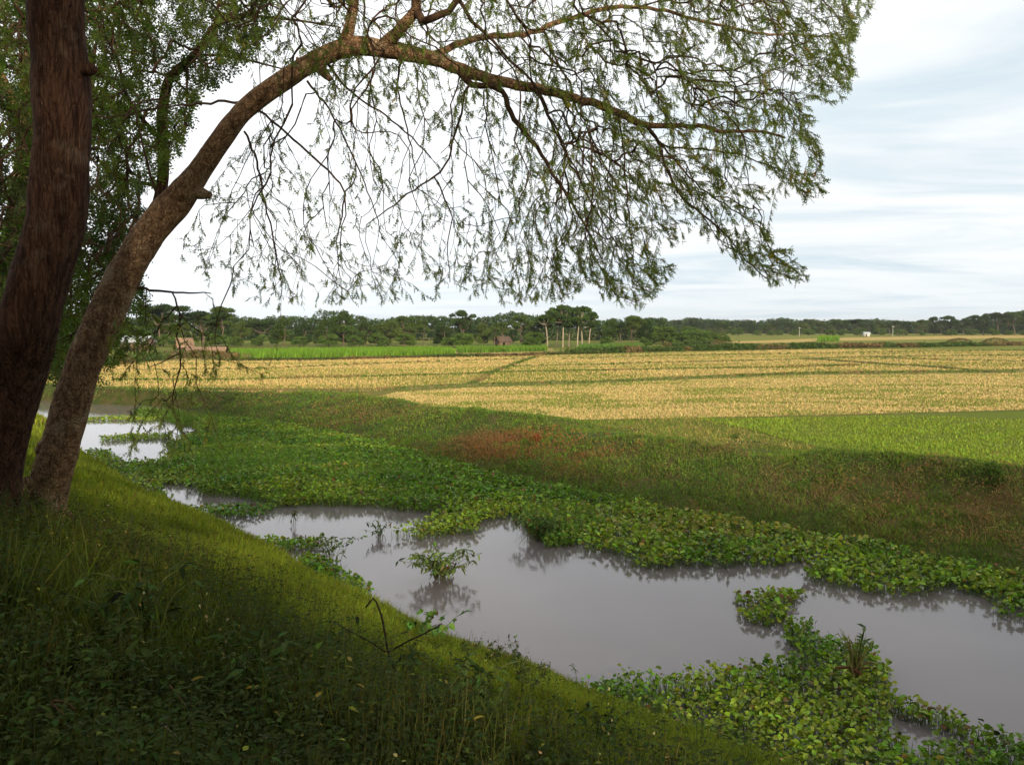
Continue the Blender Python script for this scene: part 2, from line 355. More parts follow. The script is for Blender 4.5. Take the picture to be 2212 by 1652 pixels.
rr = np.concatenate([[0.01], np.geomspace(0.8, 90, 330), np.geomspace(95, 3500, 40)])
aa = np.concatenate([np.linspace(-42, 42, 420, endpoint=False), np.linspace(42, 318, 90, endpoint=False)]) * math.pi / 180
gx = rr[:, None] * np.sin(aa)[None]; gy = rr[:, None] * np.cos(aa)[None]
gz = ground_z(gx.ravel(), gy.ravel())
dW, nearm, dB, farm, dC, outm = region(gx.ravel(), gy.ravel())
gcol = np.ones((gx.size, 3))
pu, pv, pf = to_px(np.stack([gx.ravel(), gy.ravel(), gz], -1))
dry = np.clip(1 - np.hypot((pu - 2050) / 420, (pv - 1100) / 75), 0, 1) + np.clip(1 - np.hypot((pu - 1150) / 170, (pv - 975) / 40), 0, 1) + 0.5 * np.clip(1 - np.hypot((pu - 800) / 140, (pv - 895) / 22), 0, 1)
gcol = gcol + np.where((farm & (pf > 0))[:, None], np.clip(dry, 0, 1)[:, None] * np.array([.55, 0.0, 0.1]), 0)
na = len(aa); i = np.arange(len(rr) - 1)[:, None] * na; j = np.arange(na)[None]; j2 = (j + 1) % na
Fg = np.stack([i + j, i + na + j, i + na + j2, i + j2], -1).reshape(-1, 4)
tag(mesh('ground', np.stack([gx.ravel(), gy.ravel(), gz - 0.004], -1), Fg, M['ground'], None, gcol, True), kind='structure')
wp = np.array([[-140, -60], [140, -60], [140, 140], [-140, 140]], float)
tag(mesh('pond_water', np.c_[wp, np.full(4, WZ)], [[0, 1, 2, 3]], M['water']), kind='structure')

# ------------------------------------------------------------------ fields (flat sheets a few millimetres apart) and bunds
def sheet(name, px, k, mat, z0=0.0):
    xy = plxy(px, 0.0); V = np.c_[xy, np.full(len(xy), z0 + 0.004 * k + 0.004)]
    # subdivide along edges is not needed: flat
    tag(mesh(name, V, [list(range(len(V)))], mat), kind='structure'); return V
sheet('verge', [(-500, 808), (100, 828), (400, 843), (640, 848), (770, 864), (880, 886), (1050, 905), (1170, 921), (1260, 953), (1400, 966), (1600, 986), (1850, 1000), (2030, 1016), (2212, 1042), (2700, 1105), (3200, 1150), (3200, 730), (-500, 745)], 1, M['verge'])
sheet('far_meadow', [(-900, 790), (-500, 770), (1100, 756), (3200, 732), (3200, 709.5), (-900, 709.5)], 0.2, M['stubble_green'])
sheet('stubble_field', [(-500, 804), (60, 822), (300, 834), (470, 844), (800, 844), (1012, 832), (1062, 806), (1160, 769), (1500, 758), (1700, 752), (2212, 743), (2900, 735), (2900, 728), (-500, 775)], 2, M['stubble'])
sheet('stubble_field', [(1025, 832), (1072, 806), (1170, 769), (1500, 758), (1700, 753), (2212, 744), (3000, 738), (3000, 790), (2212, 802), (1700, 809), (1300, 825)], 3, M['stubble_green'])
sheet('stubble_field', [(772, 869), (860, 848), (1010, 839), (1300, 829), (1700, 812), (2212, 806), (3000, 800), (3000, 868), (2212, 886), (1700, 899), (1400, 905), (1160, 909), (1000, 892), (860, 881)], 4, M['stubble'])
sheet('rice_seedling_field', [(1500, 902), (1700, 903), (2212, 890), (3000, 872), (3000, 1120), (2500, 1080), (2212, 1036), (2030, 1010), (1880, 992), (1760, 965), (1620, 930)], 5, M['paddy'])
sheet('green_field', [(1195, 758), (1550, 750), (1700, 748), (2212, 738), (3000, 730), (3000, 724), (2212, 730), (1850, 735), (1700, 737), (1560, 743), (1195, 752)], 6, M['stubble_green'])
sheet('stubble_field', [(1552, 742.5), (1700, 740), (1800, 736.5), (2212, 730), (2900, 725), (2900, 719.5), (2212, 723), (1800, 730), (1640, 736), (1552, 738)], 7, M['stubble_pale'])

def ridge(px, w, h, seed, z=0.0):
    xy = plxy(px, z); P = resample(np.c_[xy, np.zeros(len(xy))], 0.6 if np.linalg.norm(xy[0]) < 80 else 1.5)
    T = np.gradient(P[:, :2], axis=0); T /= np.linalg.norm(T, axis=1, keepdims=True); N = np.stack([-T[:, 1], T[:, 0]], -1)
    prof = [(-1, -0.02), (-.62, .6), (-.25, 1), (.25, 1), (.62, .6), (1, -0.02)]; V = []
    for k, (a, b) in enumerate(prof):
        q = P[:, :2] + N * (a * w * (0.8 + 0.5 * fbm(P[:, 0] * .5, P[:, 1] * .5, seed + k)))[:, None]
        V.append(np.c_[q, z + b * h * (0.45 + 1.1 * fbm(P[:, 0] * .8 + 3, P[:, 1] * .8, seed + 9))])
    V = np.stack(V, 1); n, k = V.shape[:2]
    i = np.arange(n - 1)[:, None] * k; j = np.arange(k - 1)[None]
    F = np.stack([i + j, i + j + 1, i + k + j + 1, i + k + j], -1).reshape(-1, 4)
    return V.reshape(-1, 3), F, P
M['bund'] = noise_mat('bund_earth', [(0.10, 0.12, 0.035), (0.19, 0.15, 0.07), (0.12, 0.16, 0.04)], ((1, 1, 1), 1.6), (0.45, 0.65), bump=0.5, fine=12.0)
bunds = [
 ([(440, 844), (620, 846), (800, 844.5), (1020, 833.5), (1300, 826), (1700, 809.5), (2000, 805), (2212, 802), (2600, 793)], .42, .22),
 ([(1014, 833), (1045, 818), (1065, 806), (1110, 788), (1165, 769)], .35, .20),
 ([(1040, 806), (1150, 804), (1280, 802), (1393, 799.5), (1541, 797), (1749, 793), (1850, 790)], .32, .15),
 ([(1110, 792), (1280, 789), (1400, 785), (1546, 782), (1733, 777), (1880, 772), (2212, 768), (2500, 765)], .36, .18),
 ([(1733, 777), (1800, 780), (1880, 786), (2000, 793), (2147, 805), (2212, 806)], .42, .24),
 ([(725, 816), (806, 814.5), (930, 811), (1050, 808)], .32, .14),
 ([(300, 800), (560, 797), (725, 790), (926, 782), (1130, 776)], .32, .13),
 ([(250, 822), (470, 822), (725, 816)], .32, .13),
 ([(1220, 776), (1496, 768), (1750, 764), (2212, 757), (2500, 754)], .36, .13),
 ([(1880, 772), (2020, 778), (2212, 781), (2500, 782)], .36, .16),
]
bund_lines = []
for k, (px, w, h) in enumerate(bunds):
    w *= .72; h *= .85
    V, F, P = ridge(px, w, h, 20 + k * 3)
    tag(mesh('field_bund', V, F, M['bund'], None, None, True), kind='structure'); bund_lines.append((P, w, h))

# ------------------------------------------------------------------ the big trees on the near bank
LC_DARK = (0.10, 0.14, 0.036); LC_MID = (0.23, 0.27, 0.065); LC_YEL = (0.30, 0.24, 0.03)
def feather(pairs, w=0.2):
    """compound leaf along +y, length 1: rachis and paired narrow leaflets"""
    V = [(-.01, 0, 0), (.01, 0, 0), (0, 1, 0)]; F = [(0, 1, 2)]
    rg_ = np.random.default_rng(pairs)
    for k in range(pairs):
        for sx in (-1, 1):
            y = 0.10 + 0.84 * k / (pairs - 1) + rg_.uniform(-.06, .06); L = 0.27 * (1 - 0.55 * abs(y - 0.5)) * rg_.uniform(.6, 1.25)
            if rg_.random() < .14: continue
            n = len(V); V += [(0, y, 0), (sx * L * .55, y + L * .16 - w * .28, -.02), (sx * L, y + L * .38, -.05), (sx * L * .45, y + L * .30 + w * .2, .01)]
            F += [(n, n + 1, n + 2), (n, n + 2, n + 3)]
    return np.array(V, float), np.array(F)
FEA_V, FEA_F = feather(6)
FEB_V, FEB_F = feather(4, 0.26)
FES_V, FES_F = feather(4, 0.22); FES_V = FES_V * [.72, 1, 1]
FES_F = np.vstack([FES_F, [[len(FES_V), len(FES_V) + 1, len(FES_V) + 2], [len(FES_V), len(FES_V) + 2, len(FES_V) + 3]]]); FES_V = np.vstack([FES_V, [(0, .02, 0), (.05, .45, -.03), (0, 1.02, 0), (-.05, .5, .02)]])

def grow(P0, D0, A, hang=0.6, rng=None, pref=None):
    """join every attractor to the growing skeleton; returns polylines with weights"""
    pts = [np.asarray(P0)]; dirs = [np.asarray(D0)]
    A = np.asarray(A, float); n = len(A); done = np.zeros(n, bool)
    npos = np.array(P0, float); best = np.full(n, 1e9); bi = np.zeros(n, int)
    allp = [p for p in npos]; alld = [d for d in np.asarray(D0, float)]; owner = [-1] * len(allp)
    def upd(ps, ds, base):
        for s0 in range(0, len(ps), 200):
            p = ps[s0:s0 + 200]; d = ds[s0:s0 + 200]
            q = A[None] - p[:, None]; q2 = q.copy(); q2[..., 2] *= np.where(q[..., 2] < 0, hang, 1.5)
            L = np.linalg.norm(q, axis=2) + 1e-6; c = (q * d[:, None]).sum(2) / L
            cost = np.linalg.norm(q2, axis=2) * (1.55 - 0.6 * c)
            if pref is not None: cost = cost * (1.35 - 0.42 * (q * pref[None]).sum(2) / L)
            k = cost.argmin(0); m = cost[k, np.arange(n)]
            w = m < best; best[w] = m[w]; bi[w] = base + s0 + k[w]
    upd(npos, np.asarray(D0, float), 0)
    twigs = []
    for it in range(n):
        i = int(np.where(done, 1e9, best).argmin()); done[i] = True
        a = allp[bi[i]]; d = alld[bi[i]]; b = A[i]; q = b - a; L = np.linalg.norm(q)
        ctrl = a + q * 0.5 + d * L * 0.20 + np.array([0, 0, 0.10 * L]) + rng.normal(size=3) * 0.05 * L
        m = max(2, int(L / 0.13)) + 1; t = np.linspace(0, 1, m)[:, None]
        P = a * (1 - t) ** 2 + ctrl * 2 * t * (1 - t) + b * t ** 2
        P[1:-1] += rng.normal(size=(m - 2, 3)) * 0.012
        T = np.gradient(P, axis=0); T /= np.linalg.norm(T, axis=1, keepdims=True)
        twigs.append([P, owner[bi[i]], 1.0, T])
        base = len(allp); allp += list(P[1:]); alld += list(T[1:]); owner += [len(twigs) - 1] * (m - 1)
        upd(P[1:], T[1:], base)
    for k in range(len(twigs) - 1, -1, -1):
        if twigs[k][1] >= 0: twigs[twigs[k][1]][2] += twigs[k][2]
    return twigs

def leafy(twigs, rng, wood, fol, r0, leaf_len, per_m, colfn, maxw=5, tmpl=(FEA_V, FEA_F), keep=None, droop=0.55, spread=0.62, wexp=0.42, rmax=0.03, prefn=None):
    LP, LD = [], []
    for P, par, w, T in twigs:
        ra = min(rmax, r0 * w ** wexp); rb = r0 * 0.55 if w < 2 else ra * 0.7
        wood.tube(P, np.linspace(ra, rb, len(P)), 3 if w < 12 else 5, cap=False)
        if w <= maxw:
            L = np.linalg.norm(P[-1] - P[0]); k = max(2, int(L * per_m * (1.0 if w < 3 else 0.6)))
            t = 1 - rng.random(k) ** 1.5 * (0.95 if w < 3 else 1); t[0] = 1
            f = t * (len(P) - 1); i = np.minimum(f.astype(int), len(P) - 2); fr = (f - i)[:, None]
            LP.append(P[i] * (1 - fr) + P[i + 1] * fr); LD.append(T[i])
    LP = np.concatenate(LP); LD = np.concatenate(LD); n = len(LP)
    if keep is not None:
        k = keep(LP); LP, LD = LP[k], LD[k]; n = len(LP)
    d = LD * 0.7 + rng.normal(size=(n, 3)) * spread; d[:, 2] -= droop
    if prefn is not None: d = d + prefn(LP) * .55
    fol.scatter(*tmpl, LP, d, rdir(rng, n, 0.9), leaf_len * (0.6 + 0.7 * rng.random(n)), colfn(LP, rng))

def density_sample(rng, n, fn, box):
    out = []; c = 0
    while c < n:
        u = rng.uniform(box[0], box[2], 4000); v = rng.uniform(box[1], box[3], 4000)
        k = rng.random(4000) < fn(u, v); out.append(np.c_[u[k], v[k]]); c += k.sum()
    return np.concatenate(out)[:n]
def limb(px, step=0.1):
    """px rows: u, v, depth, width on the picture -> x,y,z,r samples"""
    px = np.array(px, float); P = W3(px[:, 0], px[:, 1], px[:, 2]); r = px[:, 3] * px[:, 2] / FP / 2
    return resample(np.c_[P, r], step)

# --- leaning tree
rngA = np.random.default_rng(5)
bx, by = W3(np.array(92.), np.array(1110.), np.array(7.4))[:2]
trunkA = [(52, 1250, 7.4, 120), (78, 1140, 7.45, 104), (96, 1085, 7.5, 92), (120, 1000, 7.5, 82), (148, 900, 7.55, 76), (175, 800, 7.6, 74), (218, 700, 7.7, 76), (266, 600, 7.8, 72), (322, 505, 7.9, 66), (392, 422, 8.0, 66), (430, 372, 8.05, 56), (478, 300, 8.1, 56), (522, 245, 8.2, 54), (578, 198, 8.25, 52), (655, 146, 8.35, 50), (720, 112, 8.4, 48), (775, 99, 8.45, 46), (830, 106, 8.5, 42)]
limbsA = [
 [(830, 106, 8.5, 42), (880, 114, 8.5, 38), (935, 127, 8.55, 34), (1000, 152, 8.6, 28), (1080, 176, 8.6, 25), (1180, 196, 8.7, 22), (1280, 222, 8.8, 19), (1350, 250, 8.8, 17), (1400, 272, 8.9, 14), (1506, 272, 9.0, 11), (1570, 286, 9.2, 9), (1637, 283, 9.3, 7), (1695, 298, 9.4, 5)],
 [(745, 108, 8.45, 34), (752, 70, 8.4, 27), (762, 30, 8.3, 24), (768, -30, 8.2, 22), (790, -160, 8.1, 16), (830, -300, 8.1, 10)],
 [(822, 108, 8.5, 36), (848, 84, 8.4, 30), (872, 55, 8.3, 27), (900, 22, 8.2, 24), (898, -40, 8.0, 20), (920, -180, 7.8, 14), (960, -300, 7.7, 8)],
 [(900, 24, 8.2, 22), (912, 44, 8.15, 20), (954, 32, 8.1, 17), (985, 5, 8.0, 15), (1040, -60, 7.8, 13), (1150, -150, 7.5, 9), (1300, -230, 7.3, 5)],
 [(935, 128, 8.55, 22), (955, 112, 8.6, 17), (1032, 84, 8.8, 15), (1100, 76, 9.0, 14), (1148, 72, 9.1, 13), (1206, 48, 9.3, 12), (1264, 30, 9.4, 11), (1326, 16, 9.5, 10), (1436, 23, 9.6, 8), (1514, 46, 9.7, 7), (1630, 70, 9.8, 6), (1719, 76, 9.9, 4.5), (1800, 80, 10, 3)],
 [(992, 0, 8.0, 12), (1020, 46, 8.1, 11), (1066, 90, 8.2, 9), (1101, 132, 8.2, 8), (1155, 184, 8.2, 7), (1186, 248, 8.1, 6), (1217, 312, 8.0, 5), (1258, 400, 7.9, 4)],
 [(985, 148, 8.6, 17), (1020, 182, 8.5, 15), (1060, 186, 8.4, 14), (1085, 196, 8.4, 13), (1097, 228, 8.3, 12), (1113, 258, 8.3, 12), (1148, 304, 8.2, 11), (1171, 335, 8.2, 9), (1210, 400, 8.1, 7), (1260, 480, 8.0, 5), (1300, 560, 8.0, 3)],
 [(1020, 182, 8.5, 8), (1003, 200, 8.4, 7), (998, 245, 8.3, 7), (981, 292, 8.3, 7), (970, 341, 8.2, 6), (938, 383, 8.2, 6), (892, 410, 8.1, 5), (838, 453, 8.0, 4), (791, 486, 8.0, 3)],
 [(938, 383, 8.2, 5), (962, 426, 8.2, 5), (974, 472, 8.2, 4), (968, 542, 8.2, 3), (972, 610, 8.2, 2.4)],
 [(1130, 186, 8.65, 12), (1160, 200, 8.5, 9), (1182, 248, 8.4, 8), (1206, 294, 8.3, 7), (1225, 341, 8.3, 6), (1280, 440, 8.2, 5), (1340, 540, 8.1, 3.5)],
 [(1392, 268, 8.9, 11), (1417, 300, 8.8, 9), (1438, 356, 8.7, 8), (1473, 426, 8.6, 7), (1535, 476, 8.6, 6), (1575, 515, 8.6, 5), (1610, 562, 8.6, 4), (1656, 602, 8.6, 3)],
 [(1417, 300, 8.8, 7), (1455, 341, 9.0, 6), (1514, 407, 9.1, 5), (1580, 452, 9.2, 4), (1660, 500, 9.3, 3)],
 [(1400, 274, 8.9, 7), (1436, 314, 9.2, 6), (1545, 325, 9.4, 5), (1610, 337, 9.5, 4), (1700, 372, 9.6, 3)],
 [(545, 222, 8.2, 10), (520, 222, 8.2, 8), (484, 219, 8.3, 8), (426, 226, 8.5, 7), (368, 230, 8.7, 5), (310, 222, 8.9, 3)],
 [(560, 240, 8.2, 8), (620, 287, 8.0, 7), (678, 341, 7.9, 7), (736, 397, 7.8, 6), (746, 420, 7.8, 6), (740, 468, 7.8, 5), (728, 520, 7.8, 4), (735, 600, 7.8, 2.6)],
 [(528, 285, 8.1, 8), (554, 349, 7.9, 7), (573, 438, 7.8, 6), (597, 550, 7.8, 5), (608, 620, 7.8, 3)],
 [(664, 176, 8.35, 8), (717, 248, 8.1, 6), (767, 349, 8.0, 5), (800, 430, 7.9, 4), (830, 520, 7.9, 3)],
 [(352, 440, 7.95, 11), (330, 395, 7.9, 8), (321, 360, 7.9, 7), (302, 292, 7.9, 5), (290, 220, 7.9, 4)],
 [(294, 622, 7.85, 9), (349, 628, 7.6, 7), (410, 632, 7.4, 5), (456, 634, 7.3, 3)],
 [(372, 632, 7.5, 5), (387, 675, 7.4, 5.5), (383, 725, 7.4, 5.5), (391, 771, 7.4, 5), (383, 822, 7.35, 4.5), (372, 864, 7.3, 3.5), (385, 920, 7.3, 2.5)],
 [(387, 764, 7.4, 4), (350, 782, 7.3, 3), (325, 792, 7.2, 2.4)],
 [(1330, 240, 8.8, 9), (1345, 300, 8.5, 6), (1352, 400, 8.3, 5), (1360, 480, 8.2, 4), (1370, 580, 8.1, 3)],
 [(700, 130, 8.4, 9), (760, 200, 8.9, 6), (860, 270, 9.3, 5), (930, 340, 9.5, 4)],
 [(870, 116, 8.5, 9), (860, 190, 8.9, 6), (880, 280, 9.2, 5), (900, 380, 9.3, 3)],
]
def sm(x, a, b): t = np.clip((x - a) / (b - a), 0, 1); return t * t * (3 - 2 * t)
outlineA = [(330, -120), (1890, -120), (1885, 20), (1835, 90), (1845, 215), (1790, 222), (1740, 205), (1765, 300), (1775, 375), (1790, 425), (1700, 420), (1640, 440), (1690, 520), (1750, 595), (1690, 622), (1620, 600), (1560, 545), (1475, 520), (1450, 600), (1400, 640), (1385, 668), (1300, 640), (1200, 640), (1080, 660), (985, 640), (900, 640), (800, 655), (690, 660), (600, 668), (520, 640), (430, 600), (370, 545), (420, 470), (500, 330), (600, 240), (700, 170), (420, 120)]
def densA(u, v):
    w = np.where(inpoly(u, v, outlineA), 0.30, 0.0)
    w = w + np.where(w > 0, 0.70 * sm(u, 1050, 1350) * (1 - sm(v, 430, 560) * sm(u, 1400, 1480)), 0)
    w = w + np.where(w > 0, 0.35 * (1 - sm(v, 60, 260)), 0)
    w = w + np.where(w > 0, 1.0 * np.exp(-((u - 1270 - (v - 450) * .25) / 95) ** 2 - ((v - 500) / 130) ** 2), 0)
    w = w + np.where(w > 0, 0.7 * np.exp(-((u - 1680) / 70) ** 2 - ((v - 570) / 60) ** 2), 0)
    w = w - 0.22 * np.exp(-((u - 660) / 60) ** 2 - ((v - 290) / 90) ** 2) - 0.2 * np.exp(-((u - 900) / 50) ** 2 - ((v - 330) / 60) ** 2)
    w = w - 0.25 * np.exp(-((u - 1500) / 60) ** 2 - ((v - 200) / 40) ** 2) - 0.3 * np.exp(-((u - 1330) / 40) ** 2 - ((v - 190) / 40) ** 2)
    st = fbm((u * .64 + v * .77) / 150, (v * .64 - u * .77) / 26, 207); k = sm(u, 1050, 1350)
    w = w * (1 - k + k * (.28 + 1.05 * sm(st, .38, .62))) * (1 - .35 * (1 - k) + .7 * (1 - k) * (fbm(u / 45, v / 90, 208) - .5))
    return np.clip(w, 0, 1)
PA = density_sample(rngA, 6200, densA, (330, -120, 1900, 700))
low = [(330 + 150 * a, 660 + 330 * b) for a, b in rngA.random((60, 2))] + [(235 + 230 * a, 690 + 130 * b) for a, b in rngA.random((60, 2))] + [(490 + 120 * a, 780 + 40 * b) for a, b in rngA.random((7, 2))] + [(270 + 150 * a, 860 + 120 * b) for a, b in rngA.random((26, 2))]
depA = np.clip(8.6 + 0.9 * rngA.normal(size=len(PA)) + 0.5 * (PA[:, 0] - 1100) / 800, 6.8, 11.5)
attA = np.concatenate([W3(PA[:, 0], PA[:, 1], depA), W3(*np.array(low).T, 7.35 + 0.25 * rngA.normal(size=len(low)))])

def colA(P, rng):
    u, v, f = to_px(P); n = len(P)
    b = fbm(P[:, 0] * 1.6, P[:, 2] * 1.6, 31) ; k = rng.random(n)
    base = np.array(LC_DARK)[None] * (1 - b[:, None]) + np.array(LC_MID)[None] * b[:, None] * 1.1
    c = jit(rng, n, base, .22, .1)
    clump = sm(vnoise(P[:, 0] * 5, P[:, 2] * 5, 44), .72, .92) * sm(u, 1000, 1250)
    y = (k < 0.02 + 0.45 * clump); c[y] = jit(rng, y.sum(), LC_YEL, .25, .15)  # a few yellow leaves; clumps on the right are coloured as sunlit
    return c
treeA = empty('leaning_tree', W3(92., 1100., 7.45).tolist(), 'leaning brown-trunked tree arching over the pond with a wide drooping feathery crown', 'tree')
LOC = np.array(treeA.location)
tP = limb(trunkA, 0.06); tP[:, 3] *= 1 - .16 * sm(np.arange(len(tP)) / len(tP), .45, .7)
kn = np.exp(-((np.arange(len(tP)) - len(tP) * 0.56) / 3.0) ** 2)
tb = MB(); rg = np.random.default_rng(1)
tP[:, 3] *= 1 + 0.10 * (fbm(np.arange(len(tP)) * .12, 0 * tP[:, 0], 8) - .5) * 2 + 0.12 * kn
tb.tube(tP[:, :3], tP[:, 3], 22, rough=0.10, rng=rg)
for (u, v, d, du, dv, w) in [(432, 418, 8.0, 22, 4, 26), (560, 205, 8.15, -4, -12, 12), (645, 138, 8.25, -3, -14, 10), (700, 158, 8.3, 14, 14, 20), (94, 970, 7.45, -12, 10, 34), (505, 262, 7.95, 5, 6, 16), (392, 420, 7.85, 4, 0, 30)]:
    k = limb([(u - du, v - dv, d, w), (u, v, d, w), (u + du, v + dv, d - .02, w * .62)], 0.02); tb.tube(k[:, :3], k[:, 3], 9, rough=.2, rng=rg)
def roots(mb, c, r, n, reach, rg, mind=0):
    for k in range(n):
        a = 2 * math.pi * k / n + rg.uniform(-.3, .3); d = np.array([math.cos(a), math.sin(a), 0]); L = reach * rg.uniform(.6, 1.2); P = []
        for f, up in ((.35, .75), (.75, .32), (1.1, .10), (1.6, -.02), (2.2, -.10)):
            q = c + d * (r * f + L * (f - .35) * .5); q[2] = ground_z(q[:1], q[1:2])[0] + up * r * 1.6; P.append(q)
        q = resample(np.array(P), .05); mb.tube(q, np.linspace(r * .52, r * .12, len(q)), 9, rough=.25, rng=rg)
gA = bank_at_early = None
def ground_hit(P):
    g = ground_z(P[:, 0], P[:, 1]); k = int(np.argmin(np.abs(P[:, 2] - g))); return np.array([P[k, 0], P[k, 1], g[k]])
roots(tb, ground_hit(tP[:, :3]), .19, 6, .20, rg)
tb.build('trunk', M['bark'], treeA, True, LOC)
starts_p, starts_d = [], []
for L in limbsA:
    q = limb(L, 0.09); q[:, 3] *= .92 if L[0][3] > 15 else .72; q[1:-1, :3] += rngA.normal(size=(len(q) - 2, 3)) * 0.006; mb = MB()
    mb.tube(q[:, :3], q[:, 3], 10 if q[0, 3] > .03 else 6, rough=.08, rng=rg)
    mb.build('branch', M['bark'] if q[0, 3] > .045 else M['twig'], treeA, True, LOC)
    T = np.gradient(q[:, :3], axis=0); T /= np.linalg.norm(T, axis=1, keepdims=True); s0 = 4 if q[0, 3] > .03 else 2
    starts_p.append(q[s0:, :3]); starts_d.append(T[s0:])
def prefA(P):
    u = to_px(P)[0]; a = sm(u, 950, 1450)[:, None]; d = (1 - a) * np.array([.38, 0, -.85]) + a * np.array([.85, 0, -.52]); l = (1 - sm(u, 500, 800))[:, None]
    return d + l * np.array([-.15, 0, 0])
tw = grow(np.concatenate(starts_p), np.concatenate(starts_d), attA, 0.62, rngA, prefA(attA))
wd, fo = MB(), MB()
def keepA(P):
    u, v, f = to_px(P); cen = np.exp(-((u - 700) / 330) ** 2) * sm(v, 150, 330); return rngA.random(len(P)) > .12 + .50 * cen - .10 * sm(u, 1200, 1500)
leafy(tw, rngA, wd, fo, 0.0020, 0.070, 74, colA, 5, (FES_V, FES_F), keep=keepA, droop=.10, spread=.52, wexp=.40, rmax=.012, prefn=prefA)
wd.build('twigs', M['twig'], treeA, False, LOC); fo.build('foliage', M['leaf'], treeA, False, LOC)

# --- thick dark tree at the left, its own crown above the picture
rngE = np.random.default_rng(9)
treeE = empty('thick_trunk_tree', W3(-30., 1110., 6.6).tolist(), 'thick dark reddish-brown trunk rising straight out of the picture beside the leaning tree', 'tree')
LOC = np.array(treeE.location)
tE = limb([(-85, 1300, 6.8, 180), (-60, 1190, 6.7, 150), (-35, 1100, 6.6, 132), (-12, 1000, 6.5, 112), (15, 890, 6.4, 108), (42, 790, 6.3, 112), (62, 700, 6.2, 118), (88, 600, 6.2, 118), (114, 500, 6.2, 120), (128, 400, 6.2, 122), (133, 300, 6.2, 116), (132, 200, 6.2, 114), (126, 100, 6.2, 114), (122, 0, 6.2, 114), (130, -150, 6.2, 106), (170, -320, 6.2, 92), (230, -480, 6.3, 74)], 0.07)
mb = MB(); tE[:, 3] *= 1 + .07 * (fbm(np.arange(len(tE)) * .1, 0 * tE[:, 0], 18) - .5) * 2
mb.tube(tE[:, :3], tE[:, 3], 30, rough=.09, rng=rg)
k = limb([(178, 148, 6.15, 30), (196, 150, 6.15, 28), (206, 152, 6.14, 14)], .02); mb.tube(k[:, :3], k[:, 3], 9, rough=.2, rng=rg)
roots(mb, ground_hit(tE[:, :3]), .24, 7, .22, rg)
mb.build('trunk', M['bark_dark'], treeE, True, LOC)
top = tE[-1, :3]; SP, SD = [], []
for a, e, L, r in [(20, 25, 4.5, .10), (80, 20, 4.8, .10), (150, 28, 4.0, .09), (220, 22, 4.5, .10), (290, 25, 4.2, .09), (60, 60, 3.5, .09)]:
    d = np.array([math.sin(R(a)) * math.cos(R(e)), math.cos(R(a)) * math.cos(R(e)), math.sin(R(e))]); t = np.linspace(0, 1, 24)[:, None]
    q = top + d * L * t + np.array([0, 0, -.5]) * t ** 2 + np.cumsum(rngE.normal(size=(24, 3)) * .02, 0)
    mb = MB(); mb.tube(q, np.linspace(r, .015, 24), 8); mb.build('branch', M['bark_dark'], treeE, True, LOC)
    SP.append(q[3:]); SD.append(np.repeat(d[None], 21, 0))
q = rngE.normal(size=(1500, 3)); q /= np.linalg.norm(q, axis=1, keepdims=True); q *= rngE.random((1500, 1)) ** .4
att = top + q * [5.2, 5.0, 1.7] + [0.0, -.3, 1.6]
u, v, f = to_px(att); att = att[~((f > .3) & (v > -60) & (u > 60) & (u < 2400))]
def colE(P, rng): return jit(rng, len(P), (0.06, 0.095, 0.022), .25, .1)
tw = grow(np.concatenate(SP), np.concatenate(SD), att, .8, rngE); wd, fo = MB(), MB()
leafy(tw, rngE, wd, fo, .005, .26, 15, colE, 6, (FEB_V, FEB_F), keep=lambda P: ~((to_px(P)[2] > .3) & (to_px(P)[1] > -25) & (to_px(P)[0] > 60) & (to_px(P)[0] < 2300)))
wd.build('twigs', M['twig'], treeE, False, LOC); fo.build('foliage', M['leaf'], treeE, False, LOC)

# --- trees farther along the bank, behind the two trunks
def bank_tree(name, label, trunk, limbs, dens, n, box, dep, dsd, leaf, per_m, colfn, seed, r0=.004, mat='bark_dark', fg=None):
    rng = np.random.default_rng(seed); q = limb(trunk, .12); base = q[0, :3]
    e_ = empty(name, base.tolist(), label, 'tree'); mb = MB(); mb.tube(q[:, :3], q[:, 3], 14, rough=.1, rng=rng); mb.build('trunk', M[mat], e_, True, base)
    SP = [q[len(q) // 2:, :3]]; T = np.gradient(q[:, :3], axis=0); SD = [T[len(q) // 2:] / np.linalg.norm(T[len(q) // 2:], axis=1, keepdims=True)]
    for L in limbs:
        q = limb(L, .12); mb = MB(); mb.tube(q[:, :3], q[:, 3], 7, rough=.08, rng=rng); mb.build('branch', M[mat], e_, True, base)
        T = np.gradient(q[:, :3], axis=0); SP.append(q[1:, :3]); SD.append(T[1:] / np.linalg.norm(T[1:], axis=1, keepdims=True))
    S = density_sample(rng, n, dens, box); att = W3(S[:, 0], S[:, 1], np.clip(dep + dsd * rng.normal(size=n), dep - 2 * dsd, dep + 2 * dsd))
    tw = grow(np.concatenate(SP), np.concatenate(SD), att, .7, rng); wd, fo = MB(), MB()
    leafy(tw, rng, wd, fo, r0, leaf, per_m, colfn, 6, (FEB_V, FEB_F))
    wd.build('twigs', M['twig'], e_, False, base); fo.build('foliage', M['leaf'], e_, False, base); return e_
def colG(P, rng):
    u, v, f = to_px(P); n = len(P); b = sm(fbm(P[:, 0] * .7, P[:, 2] * .7 + 5, 61), .35, .65)[:, None]
    c = np.array((0.040, 0.070, 0.016)) * (1 - b) + np.array((0.105, 0.15, 0.026)) * b; return jit(rng, n, c, .25, .12)
gP = [(-40, -100), (560, -100), (600, 40), (520, 140), (430, 200), (400, 300), (350, 380), (300, 420), (330, 500), (300, 600), (330, 700), (260, 780), (130, 790), (-60, 800)]
